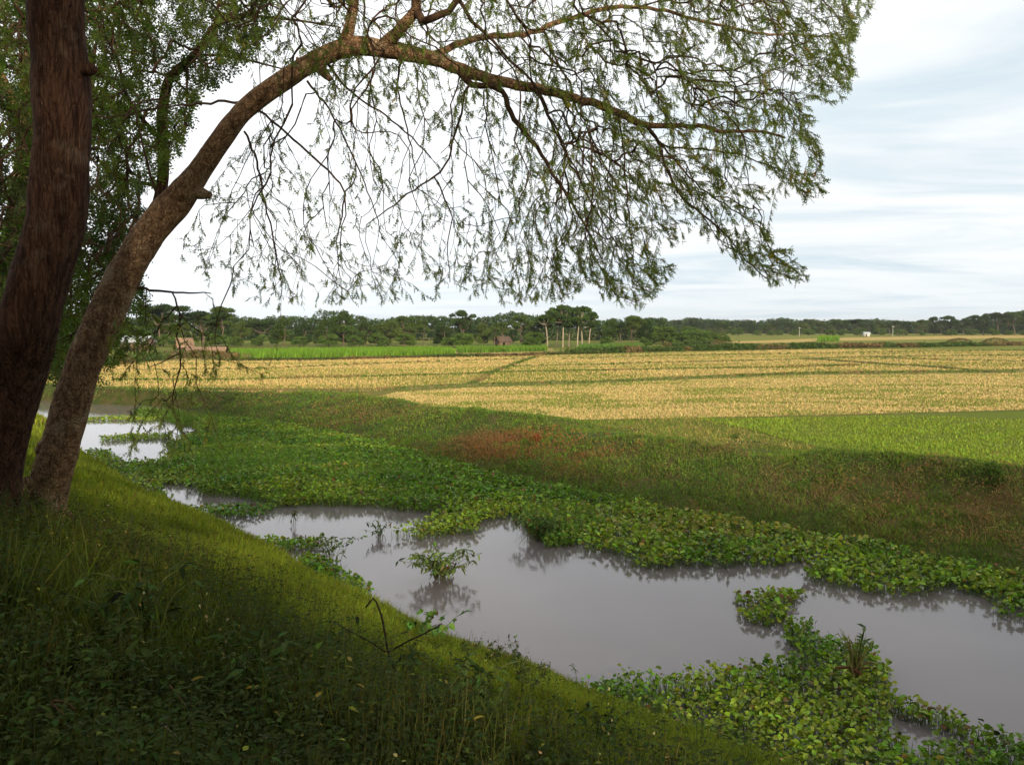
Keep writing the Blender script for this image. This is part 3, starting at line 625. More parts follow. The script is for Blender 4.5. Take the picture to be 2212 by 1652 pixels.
bank_tree('bank_tree', 'leafy tree with a forked bare limb showing just behind the leaning trunk', [(70, 1100, 15, 44), (140, 940, 15, 40), (180, 800, 15, 36), (245, 650, 15, 30), (322, 500, 15, 27), (350, 400, 15, 25), (352, 320, 15, 24), (350, 250, 15, 24)],
  [[(350, 250, 15, 24), (358, 200, 14.6, 22), (372, 163, 14.2, 21), (426, 114, 13.8, 18), (465, 56, 13.5, 15), (500, 40, 13.4, 13), (535, 30, 13.4, 12), (553, 4, 13.3, 10), (580, -80, 13.3, 7)],
   [(535, 33, 13.4, 6), (600, 40, 13.3, 6), (659, 47, 13.2, 5), (736, 60, 13.1, 3)], [(426, 118, 13.8, 6), (490, 122, 13.6, 5), (542, 132, 13.5, 5), (620, 152, 13.4, 3)],
   [(465, 56, 13.5, 8), (470, 20, 13.5, 7), (480, -60, 13.5, 5)], [(345, 300, 15.2, 10), (280, 220, 14.8, 8), (250, 120, 14.5, 6), (200, 40, 14.3, 4)], [(330, 400, 15.5, 9), (250, 380, 15, 7), (200, 330, 14.8, 5)],
   [(310, 520, 15.9, 8), (260, 560, 15.5, 6), (190, 600, 15.2, 4)]],
  lambda u, v: np.where(inpoly(u, v, gP), .6 + .4 * (fbm(u / 90, v / 90, 71) > .45), 0), 3800, (-60, -100, 620, 820), 14.2, 1.0, .18, 34, colG, 21, .0045)
bank_tree('bank_tree', 'tree with a light-brown leaning trunk at the left edge behind the thick dark trunk', [(-60, 900, 19, 60), (-20, 720, 19, 52), (8, 600, 19, 46), (35, 470, 18.6, 44), (60, 300, 18, 40), (70, 100, 18, 34)],
  [[(60, 300, 18, 24), (20, 200, 17.5, 20), (-20, 120, 17, 16)], [(66, 200, 18, 20), (120, 80, 17.6, 14), (180, -20, 17.4, 10)]],
  lambda u, v: np.where((u < 330 - v * .12) & (u > -120), .4 + .6 * (fbm(u / 70, v / 70, 81) > .42), 0), 2600, (-120, -60, 330, 820), 18.5, 1.2, .24, 26, colG, 22, .006, 'bark')

# ------------------------------------------------------------------ ground vegetation (uncountable: stuff)
def blade(bend=.35, seg=2):
    V = [(-.5, 0, 0), (.5, 0, 0)]; F = []
    for k in range(1, seg + 1):
        t = k / (seg + .6); V += [(-.5 * (1 - t * .7), t, bend * t * t), (.5 * (1 - t * .7), t, bend * t * t)]; n = len(V); F += [(n - 4, n - 3, n - 1), (n - 4, n - 1, n - 2)]
    V.append((0, 1, bend)); n = len(V); F.append((n - 3, n - 2, n - 1)); return np.array(V, float), np.array(F)
BL2 = blade(.35, 1); BL3 = blade(.5, 2)
LANCE = (np.array([(0, 0, 0), (-.16, .3, .03), (0, .35, -.03), (.16, .3, .03), (-.13, .65, -.02), (0, .68, -.08), (.13, .65, -.02), (0, 1, -.2)], float),
         np.array([(0, 2, 1), (0, 3, 2), (1, 2, 5), (1, 5, 4), (2, 3, 6), (2, 6, 5), (4, 5, 7), (5, 6, 7)]))
OVATE = (LANCE[0] * [2.1, 1, 1.3], LANCE[1])
def polar(rng, n, r0, r1, a=36.0):
    r = np.exp(rng.uniform(math.log(r0), math.log(r1), n)); t = rng.uniform(-a, a, n) * math.pi / 180
    return r * np.sin(t), r * np.cos(t), r
def put(mb, tmpl, x, y, z, h, w, lean, rng, col, face=None):
    n = len(x); up = rng.normal(size=(n, 3)) * lean; up[:, 2] = 1
    mb.scatter(*tmpl, np.stack([x, y, z], -1), up, rdir(rng, n) * [1, 1, .1], np.stack([w, h, h], -1), col)

rng = np.random.default_rng(77)
# short fine grass over the near bank
x, y, r = polar(rng, 620000, 2.3, 55)
dW, near, dB, far, dC, out = region(x, y)
k = near & (dW > -.1) & (dW < 13); x, y, r, dW = x[k], y[k], r[k], dW[k]
z = ground_z(x, y)
pu, pv, _ = to_px(np.stack([x, y, z], -1))
weedy_shade = sm(pv - (1080 + .49 * pu + 220 * (fbm(x * .5, y * .5, 3) - .5)), -120, 300)       # rough weeds begin here; the mask also paints shade into the grass
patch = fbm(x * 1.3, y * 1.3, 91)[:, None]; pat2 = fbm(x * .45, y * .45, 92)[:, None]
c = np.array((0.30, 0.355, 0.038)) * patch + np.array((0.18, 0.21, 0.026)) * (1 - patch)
c = c * (1 - .62 * weedy_shade[:, None]) * (0.75 + .5 * pat2)  # grass colour darkened to deepen the foreground shade
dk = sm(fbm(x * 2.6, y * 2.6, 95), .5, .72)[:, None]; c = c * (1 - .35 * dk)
c = jit(rng, len(x), c, .2, .08); dd = rng.random(len(x)) < .04; c[dd] = jit(rng, dd.sum(), (.24, .17, .07), .2)
h = (.07 + .10 * rng.random(len(x))) * (.8 + .5 * patch[:, 0]) * (1 - .35 * weedy_shade) * np.clip(r / 9, 1, 1.9) ** .5
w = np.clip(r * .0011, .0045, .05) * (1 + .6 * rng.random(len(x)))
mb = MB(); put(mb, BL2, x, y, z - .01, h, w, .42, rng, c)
x, y, r = polar(rng, 330000, 2.3, 34)
dW, near, *_ = region(x, y); k = near & (dW > 0) & (dW < 12) & (fbm(x * 1.7, y * 1.7, 97) > .40); x, y, r = x[k], y[k], r[k]; n = len(x); z = ground_z(x, y)
pu, pv, _ = to_px(np.stack([x, y, z], -1)); shade_k = sm(pv - (1080 + .49 * pu), -120, 300)[:, None]; t_ = fbm(x * 3, y * 3, 98)[:, None]
mb.scatter(*LANCE, np.stack([x, y, z + .03 + .13 * rng.random(n)], -1), rdir(rng, n, .1), rdir(rng, n, .9), np.clip(r * .0032, .018, .045) * (.6 + .8 * rng.random(n)), jit(rng, n, (np.array((.14, .21, .03)) * (1 - t_) + np.array((.26, .30, .04)) * t_) * (1 - .6 * shade_k), .25, .1))  # leaf colour darkened in the foreground as painted shade
tag(mb.build('bank_grass', M['grass']), 'short yellow-green grass covering the slope of the near bank down to the water', 'grass', kind='stuff')

# leafy weeds on the shaded part of the near bank
mb = MB()
x, y, r = polar(rng, 90000, 2.2, 16, 40)
dW, near, *_ = region(x, y); z = ground_z(x, y); pu, pv, _ = to_px(np.stack([x, y, z], -1))
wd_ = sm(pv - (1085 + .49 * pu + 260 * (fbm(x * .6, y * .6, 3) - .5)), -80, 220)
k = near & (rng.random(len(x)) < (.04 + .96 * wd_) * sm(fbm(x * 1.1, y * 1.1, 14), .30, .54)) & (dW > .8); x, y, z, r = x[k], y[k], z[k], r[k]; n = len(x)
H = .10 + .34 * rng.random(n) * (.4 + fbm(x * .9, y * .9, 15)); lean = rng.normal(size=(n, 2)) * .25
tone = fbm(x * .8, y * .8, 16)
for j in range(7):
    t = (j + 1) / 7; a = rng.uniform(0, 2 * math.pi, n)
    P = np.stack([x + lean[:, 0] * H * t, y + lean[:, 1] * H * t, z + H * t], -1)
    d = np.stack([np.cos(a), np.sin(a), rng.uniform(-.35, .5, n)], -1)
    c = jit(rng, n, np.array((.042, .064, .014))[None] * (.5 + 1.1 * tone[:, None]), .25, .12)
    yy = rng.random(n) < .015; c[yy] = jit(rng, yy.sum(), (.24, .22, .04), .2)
    bd = rng.random(n) < .5
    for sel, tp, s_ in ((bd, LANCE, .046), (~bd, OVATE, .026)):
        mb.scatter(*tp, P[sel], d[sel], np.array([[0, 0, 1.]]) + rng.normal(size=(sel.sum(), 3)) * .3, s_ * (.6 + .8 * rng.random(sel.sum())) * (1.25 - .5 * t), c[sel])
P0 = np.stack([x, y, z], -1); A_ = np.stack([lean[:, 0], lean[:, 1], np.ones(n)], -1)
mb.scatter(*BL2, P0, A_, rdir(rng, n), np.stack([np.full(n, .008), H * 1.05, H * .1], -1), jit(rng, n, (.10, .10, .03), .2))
# long grass blades among them
x, y, r = polar(rng, 42000, 2.2, 15, 40); dW, near, *_ = region(x, y); z = ground_z(x, y); pu, pv, _ = to_px(np.stack([x, y, z], -1))
k = near & (dW > .6) & (rng.random(len(x)) < .10 + sm(pv - (1090 + .50 * pu), -80, 200) * sm(fbm(x * 1.4 + 9, y * 1.4, 24), .3, .55)); x, y, z, r = x[k], y[k], z[k], r[k]; n = len(x)
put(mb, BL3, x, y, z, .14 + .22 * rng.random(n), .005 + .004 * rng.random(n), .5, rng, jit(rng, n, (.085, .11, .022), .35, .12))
# small pale seed heads
x, y, r = polar(rng, 150, 2.6, 14, 38); dW, near, *_ = region(x, y); z = ground_z(x, y)
k = near & (dW > 1) & (fbm(x * 1.2, y * 1.2, 33) > .55); x, y, z = x[k], y[k], z[k]; n = len(x)
for j in range(5):
    P = np.stack([x + rng.normal(size=n) * .02, y + rng.normal(size=n) * .02, z + .24 + .05 * j + .02 * rng.normal(size=n)], -1)
    mb.scatter(*OVATE, P, rdir(rng, n), rdir(rng, n), .010 + .008 * rng.random(n), jit(rng, n, (.34, .30, .14), .2))
tag(mb.build('bank_weeds', M['grass']), 'dark tangled leafy weeds and long grass in the shade at the lower left', 'weeds', kind='stuff')

# grass, dry weeds and creepers on the far bank
DRY = [((1165, 978), (160, 34), 1.2), ((1060, 950), (60, 22), 1.0), ((2050, 1075), (360, 62), .95), ((1750, 1050), (160, 26), .6), ((780, 892), (120, 16), .7), ((240, 848), (70, 9), .8), ((1560, 965), (80, 18), .7), ((2100, 1150), (260, 40), .7), ((1480, 1110), (150, 26), .4)]
def dryness(u, v):
    d = 0
    for (cu, cv), (su, sv), a in DRY: d = d + a * np.exp(-((u - cu) / su) ** 2 - ((v - cv) / sv) ** 2)
    return np.clip(d, 0, 1)
x, y, r = polar(rng, 700000, 17, 75, 35)
dW, near, dB, far, dC, out = region(x, y)
k = (far & (~out | (dC < 3.0))) | ((~near) & (~far) & (dB < .25)); x, y, r, dC, out = x[k], y[k], r[k], dC[k], out[k]
z = ground_z(x, y); pu, pv, _ = to_px(np.stack([x, y, z], -1))
D = dryness(pu, pv); g = fbm(x * .8, y * .8, 41); g2 = fbm(x * .3, y * .3, 42)
red = np.exp(-((pu - 1165) / 190) ** 2 - ((pv - 972) / 45) ** 2)[:, None]
gc = np.array((.085, .17, .026)) * (1 - g[:, None]) + np.array((.16, .22, .038)) * g[:, None]
gc = gc * (1 - .25 * sm(pu, 1500, 2100)[:, None]) * (.72 + .6 * fbm(x * 2.0, y * 2.0, 48)[:, None]) 
dc = np.array((.17, .13, .06)) * (1 - red) + np.array((.24, .115, .050)) * red
isd = rng.random(len(x)) < np.clip(D * (.85 + .4 * red[:, 0]) * sm(g2 + .3 * g, .42, .66) + .05, 0, .93)
c = np.where(isd[:, None], dc, gc); c = jit(rng, len(x), c, .22, .1)
tuft = sm(fbm(x * 2.4, y * 2.4, 47), .5, .75)
h = (.04 + .07 * rng.random(len(x))) * (.6 + .9 * g) * (1 + 1.3 * tuft) * (1 + 1.0 * isd * red[:, 0]) * np.where(out, .6, 1)
mb = MB(); put(mb, BL2, x, y, z - .02, h, np.clip(r * .0010, .012, .05), .7, rng, c)
x, y, r = polar(rng, 260000, 17, 62, 35); dW, near, dB, far, dC, out = region(x, y); cl = fbm(x * 1.5, y * 1.5, 141)
k = far & ~out & (cl > .50) & (dB > .1); x, y, r, cl = x[k], y[k], r[k], cl[k]; z = ground_z(x, y); n = len(x); pu, pv, _ = to_px(np.stack([x, y, z], -1)); D = dryness(pu, pv)
kind_ = fbm(x * .5, y * .9, 143) + .25 * D; base = np.where((kind_ > .60)[:, None], np.array((.20, .13, .06)), np.where((kind_ > .50)[:, None], np.array((.17, .21, .05)), np.array((.07, .15, .028))))
rd = np.exp(-((pu - 1200) / 190) ** 2 - ((pv - 976) / 34) ** 2) * (fbm(x * 1.4, y * 1.4, 145) > .42) > .35; base = np.where(rd[:, None], np.array((.27, .12, .05)), base)
mb.scatter(*LANCE, np.stack([x, y, z + (.04 + .34 * rng.random(n)) * sm(cl, .48, .62) * (1 + .4 * rd)], -1), rdir(rng, n, .4), rdir(rng, n, .7), np.clip(r * .0026, .05, .13) * (.6 + .8 * rng.random(n)), jit(rng, n, base, .25, .1))
tag(mb.build('bank_grass', M['grass']), 'mixed green and rusty dry grass on the far bank between floating plants and fields', 'grass', kind='stuff')

# seedlings, stubble and the green verge
def in_field(px, n, r0, r1, a=36):
    x, y, r = polar(rng, n, r0, r1, a); u, v, _ = to_px(np.stack([x, y, 0 * x], -1)); k = inpoly(u, v, px) & (region(x, y)[5]); return x[k], y[k], r[k]
x, y, r = in_field([(1500, 905), (1700, 905), (2212, 893), (3000, 876), (3000, 1120), (2500, 1080), (2212, 1036), (2030, 1010), (1880, 992), (1760, 965), (1620, 930)], 260000, 20, 45)
k = rng.random(len(x)) < .35 + .8 * sm(fbm(x * .9, y * 1.4, 53), .30, .52); x, y, r = x[k], y[k], r[k]
g = fbm(x * .6, y * .6, 51)[:, None]; mb = MB()
put(mb, BL2, x, y, 0 * x + .01, (.05 + .09 * rng.random(len(x))) * (.6 + .8 * g[:, 0]), np.clip(r * .0010, .012, .04), .4, rng, jit(rng, len(x), np.array((.22, .31, .038)) * g + np.array((.19, .24, .045)) * (1 - g), .25, .1))
tag(mb.build('rice_seedlings', M['grass']), 'bright green young rice growing in the small field at the right', 'rice', kind='stuff')
x, y, r = in_field([(772, 869), (860, 848), (1010, 839), (1300, 829), (1700, 812), (2212, 806), (3000, 800), (3000, 868), (2212, 886), (1700, 899), (1400, 905), (1160, 909), (1000, 892), (860, 881)], 430000, 30, 98)
g = sm(fbm(x * .25, y * .5, 55), .48, .66)
c = np.where((rng.random(len(x)) < .22 + .5 * g)[:, None], np.array((.17, .22, .035)), np.array((.53, .405, .18)))
mb = MB(); put(mb, BL2, x, y, 0 * x + .01, .05 + .10 * rng.random(len(x)), np.clip(r * .0010, .02, .08), .7, rng, jit(rng, len(x), c, .15, .06))
x, y, r = in_field([(-200, 815), (300, 838), (470, 848), (800, 846), (1012, 832), (1300, 825), (1700, 808), (2212, 800), (2900, 790), (2900, 745), (1700, 756), (1160, 769), (-200, 790)], 270000, 50, 175)
g = sm(fbm(x * .06, y * .2, 56), .45, .62)
c = np.where((rng.random(len(x)) < .12 + .42 * g)[:, None], np.array((.17, .21, .035)), np.array((.53, .39, .165)))
put(mb, BL2, x, y, 0 * x + .01, .06 + .12 * rng.random(len(x)), np.clip(r * .0011, .05, .2), .5, rng, jit(rng, len(x), c, .13, .05))
tag(mb.build('rice_stubble', M['straw']), 'golden cut rice stubble with green shoots across the open fields', 'stubble', kind='stuff')
x, y, r = in_field([(200, 834), (470, 849), (800, 848), (770, 868), (880, 888), (1050, 905), (1170, 912), (1500, 904), (1620, 932), (1760, 965), (1880, 994), (2212, 1040), (2800, 1110), (2800, 1140), (1850, 1010), (1400, 972), (1160, 930), (760, 870)], 170000, 20, 75)
g = fbm(x * .5, y * .5, 58); u, v, _ = to_px(np.stack([x, y, 0 * x], -1)); D = dryness(u, v)
c = np.where((rng.random(len(x)) < .25 + .6 * D + .35 * (g > .55))[:, None], np.array((.30, .24, .085)), np.array((.15, .20, .035)))
mb = MB(); put(mb, BL2, x, y, 0 * x + .01, .04 + .09 * rng.random(len(x)), np.clip(r * .0011, .012, .06), .5, rng, jit(rng, len(x), c, .2, .08))
for P, w, h in bund_lines:
    n = int(len(P) * 55); i = rng.integers(0, len(P), n); rr_ = np.hypot(P[i, 0], P[i, 1])
    X_ = P[i, 0] + rng.normal(size=n) * w * .55; Y_ = P[i, 1] + rng.normal(size=n) * w * .55
    m = fbm(P[i, 0] * .3, P[i, 1] * .3, 66)
    put(mb, BL2, X_, Y_, np.full(n, h * .35), (.08 + .20 * rng.random(n)) * (.4 + m), np.clip(rr_ * .0012, .04, .16), .5, rng, jit(rng, n, np.where((m > .58)[:, None], (.24, .18, .08), (.09, .14, .03)), .25))
tag(mb.build('verge_grass', M['grass']), 'low green grass on the level verge and on the narrow field bunds', 'grass', kind='stuff')

# ------------------------------------------------------------------ water hyacinths
def hy_leaf():
    V = [(0, 0, 0)]; a = np.linspace(0, 2 * math.pi, 8, endpoint=False)
    for t in a: V.append((.5 * math.sin(t), .5 - .5 * math.cos(t), .16 * abs(math.sin(t)) - .10 * (1 - math.cos(t)) * .5))
    V = np.array(V); V[0] = (0, .5, -.03); return V, np.array([(0, 1 + k, 1 + (k + 1) % 8) for k in range(8)])
HY = hy_leaf()
def hyacinths(mb, x, y, rng, hgt=.16, size=.11, yel=None, tone=None, zb=WZ):
    n = len(x); hs = hgt * (.25 + .95 * rng.random(n)) * (.45 + 1.1 * fbm(x * .9, y * .9, 104)); a = rng.uniform(0, 2 * math.pi, n); le = rng.random(n) * .5
    base = np.stack([x, y, np.full(n, zb - .01) if np.ndim(zb) == 0 else zb], -1)
    top = base + np.stack([np.cos(a) * hs * le, np.sin(a) * hs * le, hs], -1)
    tone = np.clip(.5 * fbm(x * 1.2, y * 1.2, 101) + .8 * sm(fbm(x * .35, y * .5, 105), .3, .7) - .1, 0, 1)
    c = np.array((.10, .22, .022)) * (1 - tone[:, None]) + np.array((.27, .36, .04)) * tone[:, None]
    c = jit(rng, n, c, .36, .12)
    if yel is not None: yy = rng.random(n) < yel; c[yy] = jit(rng, yy.sum(), (.36, .34, .08), .2, .12)
    br = rng.random(n) < .025; c[br] = jit(rng, br.sum(), (.22, .13, .05), .2)
    d = np.stack([np.cos(a), np.sin(a), rng.uniform(-.15, 1.1, n)], -1)
    N_ = np.stack([-np.cos(a) * .5, -np.sin(a) * .5, np.full(n, 1.0)], -1) + rng.normal(size=(n, 3)) * .68
    sz = size * (.45 + .85 * rng.random(n)); mb.scatter(*HY, top, d, N_, np.stack([sz * rng.uniform(.55, .95, n), sz, sz * rng.uniform(.8, 3.0, n)], -1), c)
    v = top - base; L = np.linalg.norm(v, axis=1)
    mb.scatter(*BL2, base, v, rdir(rng, n), np.stack([np.full(n, .014), L * 1.03, L * .05], -1), jit(rng, n, (.13, .19, .06), .15))
def in_px(rng, px, dens, z=WZ, edge=.35):
    """points over an outline traced on the water plane, thinning out raggedly at the rim"""
    poly = plxy(px, z); lo, hi = poly.min(0), poly.max(0); n = int(np.prod(hi - lo) * dens)
    x = rng.uniform(lo[0], hi[0], n); y = rng.uniform(lo[1], hi[1], n)
    wx = x + (fbm(x * 1.6, y * 1.6, 111) - .5) * edge; wy = y + (fbm(x * 1.6, y * 1.6, 112) - .5) * edge
    k = inpoly(wx, wy, poly); return x[k], y[k]
FARMAT = [(432, 905), (560, 912), (700, 935), (900, 985), (1050, 1030), (1300, 1078), (1600, 1135), (1900, 1190), (2212, 1262), (2700, 1390), (2700, 1420), (2330, 1362), (2205, 1352), (2130, 1326), (2140, 1296), (2080, 1277), (2010, 1280), (1965, 1288), (1880, 1290), (1800, 1270), (1740, 1252), (1735, 1232), (1745, 1216), (1600, 1232), (1500, 1230), (1420, 1234), (1375, 1230), (1345, 1212), (1290, 1195), (1235, 1180), (1190, 1190), (1150, 1150), (1120, 1122), (1040, 1122), (1040, 1138), (1030, 1155), (960, 1160), (900, 1168), (830, 1165), (860, 1150), (930, 1135), (955, 1112), (900, 1108), (800, 1094), (700, 1090), (600, 1096), (560, 1080), (500, 1075), (450, 1072), (420, 1056), (345, 1042), (300, 1020), (280, 1005), (345, 1000), (365, 990), (372, 960), (425, 935)]
mb = MB(); x, y = in_px(rng, FARMAT, 240, edge=.9)
k = rng.random(len(x)) < .55 + .6 * sm(fbm(x * 1.5, y * 1.5, 108), .35, .5); x, y = x[k], y[k]
uu, vv, _ = to_px(np.c_[x, y, np.full(len(x), WZ)])
yel = .55 * np.exp(-((uu - 1640) / 260) ** 2 - ((vv - 1148 - (uu - 1640) * .08) / 28) ** 2) + .02 + .15 * np.exp(-((uu - 1500) / 200) ** 2 - ((vv - 1150) / 40) ** 2)
tall = 1 + .9 * np.exp(-((uu - 760) / 330) ** 2 - ((vv - 1060) / 45) ** 2)
hyacinths(mb, x, y, rng, .20 * tall, .11, yel)
dB_ = pdist(np.c_[x, y], BL)[0]
tag(mb.build('water_hyacinths', M['hyacinth']), 'broad raft of floating water hyacinths along the foot of the far bank', 'water hyacinths', kind='stuff')
mb = MB()   # rank grass standing in the raft
x, y = in_px(rng, [(480, 960), (700, 985), (950, 1040), (960, 1085), (900, 1103), (800, 1092), (600, 1093), (450, 1068), (400, 1010)], 80); n = len(x)
put(mb, BL3, x, y, np.full(n, WZ), .25 + .35 * rng.random(n), .016 + .012 * rng.random(n), .4, rng, jit(rng, n, (.16, .27, .05), .22))
x, y = in_px(rng, [(1120, 1100), (1250, 1105), (1300, 1140), (1240, 1180), (1180, 1185), (1130, 1140)], 160); n = len(x)
put(mb, BL3, x, y, np.full(n, WZ), .25 + .30 * rng.random(n), .014 + .012 * rng.random(n), .45, rng, jit(rng, n, (.11, .19, .045), .22))
x, y = in_px(rng, [(300, 885), (500, 900), (900, 985), (1300, 1078), (1900, 1190), (2212, 1262), (2600, 1370), (2600, 1410), (2212, 1290), (1900, 1215), (1300, 1100), (900, 1020), (500, 940), (300, 900)], 220, edge=1.2); n = len(x)
put(mb, BL3, x, y, np.full(n, WZ), .14 + .22 * rng.random(n), .018 + .016 * rng.random(n), .55, rng, jit(rng, n, (.12, .20, .04), .25))
tag(mb.build('marsh_grass', M['grass']), 'tall green blades standing among the floating plants by the open water', 'grass', kind='stuff')

NEARMAT = [(1195, 1505), (1250, 1490), (1330, 1480), (1400, 1478), (1500, 1478), (1560, 1465), (1620, 1448), (1680, 1440), (1735, 1412), (1700, 1384), (1688, 1360), (1745, 1360), (1800, 1400), (1845, 1410), (1880, 1420), (1905, 1470), (1925, 1515), (1935, 1550), (1925, 1580), (1990, 1640), (2080, 1630), (2150, 1620), (2060, 1592), (1975, 1570), (1930, 1545), (1935, 1520), (1990, 1535), (2050, 1555), (2120, 1590), (2230, 1625), (2500, 1700), (2600, 1900), (1900, 1800), (1620, 1690), (1450, 1612), (1320, 1548)]
mb = MB(); x, y = in_px(rng, NEARMAT, 430, edge=.5); hyacinths(mb, x, y, rng, .21, .080, .012, tone=fbm(x * 1.6, y * 1.6, 131) * .6)
tag(mb.build('water_hyacinths', M['hyacinth']), 'dense raft of glossy water hyacinths against the near bank at the lower right', 'water hyacinths', kind='stuff')
def island(px, label, dens=340, hgt=.15, name='hyacinth_island', size=.095):
    mb = MB(); x, y = in_px(rng, px, dens, edge=.18); hyacinths(mb, x, y, rng, hgt, size, .03)
    c = plxy(px, WZ).mean(0); o = mb.build(name, M['hyacinth'], None, False, (c[0], c[1], WZ)); return tag(o, label, 'water hyacinth', 'small rafts of hyacinth afloat on the pond')
island([(1580, 1285), (1600, 1298), (1630, 1300), (1640, 1288), (1700, 1280), (1730, 1282), (1722, 1300), (1700, 1315), (1705, 1335), (1690, 1352), (1650, 1358), (1610, 1345), (1605, 1325), (1640, 1325), (1650, 1312), (1600, 1312)], 'ragged floating hyacinth clump in open water, just above the near raft')
island([(1735, 1286), (1744, 1284), (1746, 1291), (1737, 1293)], 'single tiny hyacinth plant adrift beside the ragged clump', 260)
island([(420, 1100), (460, 1098), (520, 1098), (600, 1096), (580, 1112), (520, 1122), (440, 1118), (400, 1108)], 'flat tongue of hyacinths crossing the pond from the near bank, under the leaning tree', 200)
island([(545, 1176), (600, 1172), (660, 1174), (700, 1178), (690, 1190), (640, 1190), (610, 1196), (590, 1190), (560, 1186)], 'narrow dark strip of hyacinths reaching from the grass slope to a leggy plant')
island([(185, 905), (300, 903), (340, 906), (330, 911), (250, 909), (185, 911)], 'thin line of hyacinths across the farthest pool behind the leaning trunk', 150)
island([(215, 948), (300, 940), (372, 942), (370, 952), (290, 951), (225, 956)], 'low band of hyacinths dividing the distant pool, nearer than the thin line', 150)
island([(185, 975), (230, 975), (275, 1005), (340, 1008), (335, 1040), (375, 1090), (345, 1080), (270, 1030), (200, 990)], 'hyacinths crowding the foot of the grass slope beside the middle pool', 170)
island([(645, 1206), (690, 1206), (725, 1230), (760, 1254), (810, 1282), (780, 1304), (700, 1280), (640, 1240)], 'small hyacinth fringe at the water edge of the grass slope', 300)
island([(2090, 1608), (2120, 1606), (2130, 1616), (2100, 1620)], 'small hyacinth plant at the mouth of the dark gap, lower right', 200)

# ------------------------------------------------------------------ single plants in and beside the water
def stem_plant(name, label, base_px, z, n, H, spread, leaf, seed, cols=((.085, .14, .035), (.10, .13, .05)), dry=.06, tmpl=LANCE, droop=.55, nl=9, group=None, r=.006):
    rg = np.random.default_rng(seed); b = on_plane(*np.array(base_px, float), z) if len(base_px) == 2 else np.array(base_px, float)
    e_ = empty(name, b.tolist(), label, 'plant', group); st, lv = MB(), MB()
    for k in range(n):
        a = rg.uniform(0, 2 * math.pi); s = spread * rg.random() ** .6; h = H * (.55 + .5 * rg.random()); o0 = rg.normal(size=3) * [.05, .05, 0] * (1 + spread)
        t = np.linspace(0, 1, 9)[:, None]; dv = np.array([math.cos(a), math.sin(a), 0])
        P = o0 + dv * s * t ** 1.3 + np.array([0, 0, 1.]) * h * (t * 1.5 - .55 * t ** 2.4) + np.cumsum(rg.normal(size=(9, 3)) * .008, 0); P[0, 2] = -.06
        st.tube(P, np.linspace(r, r * .35, 9), 5, jit(rg, 1, (.13, .15, .05), .2)[0])
        i = rg.uniform(1.5, 8, nl); j = i.astype(int).clip(0, 7); Q = P[j] + (P[j + 1] - P[j]) * (i - j)[:, None]; Q = np.vstack([Q, P[-1:], P[-1:]]); m = len(Q)
        d = rdir(rg, m) * [1, 1, .6]; d[:, 2] -= droop * rg.random(m)
        c = jit(rg, m, np.array(cols[0])[None] * (1 - rg.random((m, 1))) + np.array(cols[1])[None] * rg.random((m, 1)), .2); dd = rg.random(m) < dry; c[dd] = jit(rg, dd.sum(), (.16, .07, .03), .2)
        lv.scatter(*tmpl, Q, d, np.array([[0, 0, 1.]]) + rg.normal(size=(m, 3)) * .4, leaf * (.6 + .6 * rg.random(m)), c)
    st.build('stems', M['grass'], e_); lv.build('leaves', M['grass'], e_); return e_
G1 = 'leggy plants standing in the pond'
stem_plant('water_weed', 'largest leggy leafy plant standing alone in open water with its reflection', (955, 1250), WZ, 38, .62, .80, .17, 1, group=G1, cols=((.12, .20, .05), (.18, .22, .07)))
stem_plant('water_weed', 'leggy plant at the tip of the narrow hyacinth strip', (712, 1212), WZ, 20, .60, .52, .14, 2, group=G1, nl=6, cols=((.12, .20, .05), (.17, .20, .07)))
stem_plant('water_weed', 'thin sprawling plant at the left tip of the tongue-shaped hyacinth raft', (822, 1165), WZ, 13, .42, .50, .12, 3, group=G1, nl=5)
stem_plant('water_weed', 'slight single-stemmed plant in the water near the grassy raft edge', (632, 1132), WZ, 4, .40, .10, .12, 4, group=G1, nl=5)
stem_plant('water_weed', 'bushy upright plant on the corner of the raft where the pond narrows', (1165, 1165), WZ, 44, .62, .75, .15, 5, group=G1, cols=((.06, .12, .03), (.08, .13, .04)))
def bank_at(u, v):
    """where the line of sight meets the ground"""
    d = sray(float(u), float(v)); t = np.linspace(1.5, 60, 3000); P = EYE + d * t[:, None]; g = ground_z(P[:, 0], P[:, 1]); k = int(np.argmax(P[:, 2] < g)); return P[k]
pb = bank_at(925, 1392)
stem_plant('broadleaf_plant', 'bright green broad-leaved plant at the edge of the near bank over the water', pb, 0, 12, .40, .46, .115, 6, ((.10, .20, .04), (.12, .24, .05)), .02, OVATE, .8, 7)
for k, (u, v, H, n, lab) in enumerate([(1110, 1462, .50, 7, 'tall weed with spiky tip silhouetted against the water, tallest of the bank-edge weeds'), (1065, 1450, .34, 9, 'bushy fine-leaved weed beside the tallest bank-edge weed'), (1178, 1490, .36, 4, 'thin bent weed on the bank edge right of the tall spiky weed'), (1238, 1500, .40, 2, 'single bare seed spike standing where the bank meets the near raft'), (1010, 1440, .30, 8, 'dark leafy weed on the bank edge just right of the bare twig'), (1140, 1500, .30, 9, 'low dark weed clump under the thin bent weed')]):
    stem_plant('weed', lab, bank_at(u, v), 0, n, H, .10, .06, 20 + k, ((.06, .10, .025), (.10, .12, .04)), .08, LANCE, .2, 14, 'weeds on the edge of the near bank', .0035)
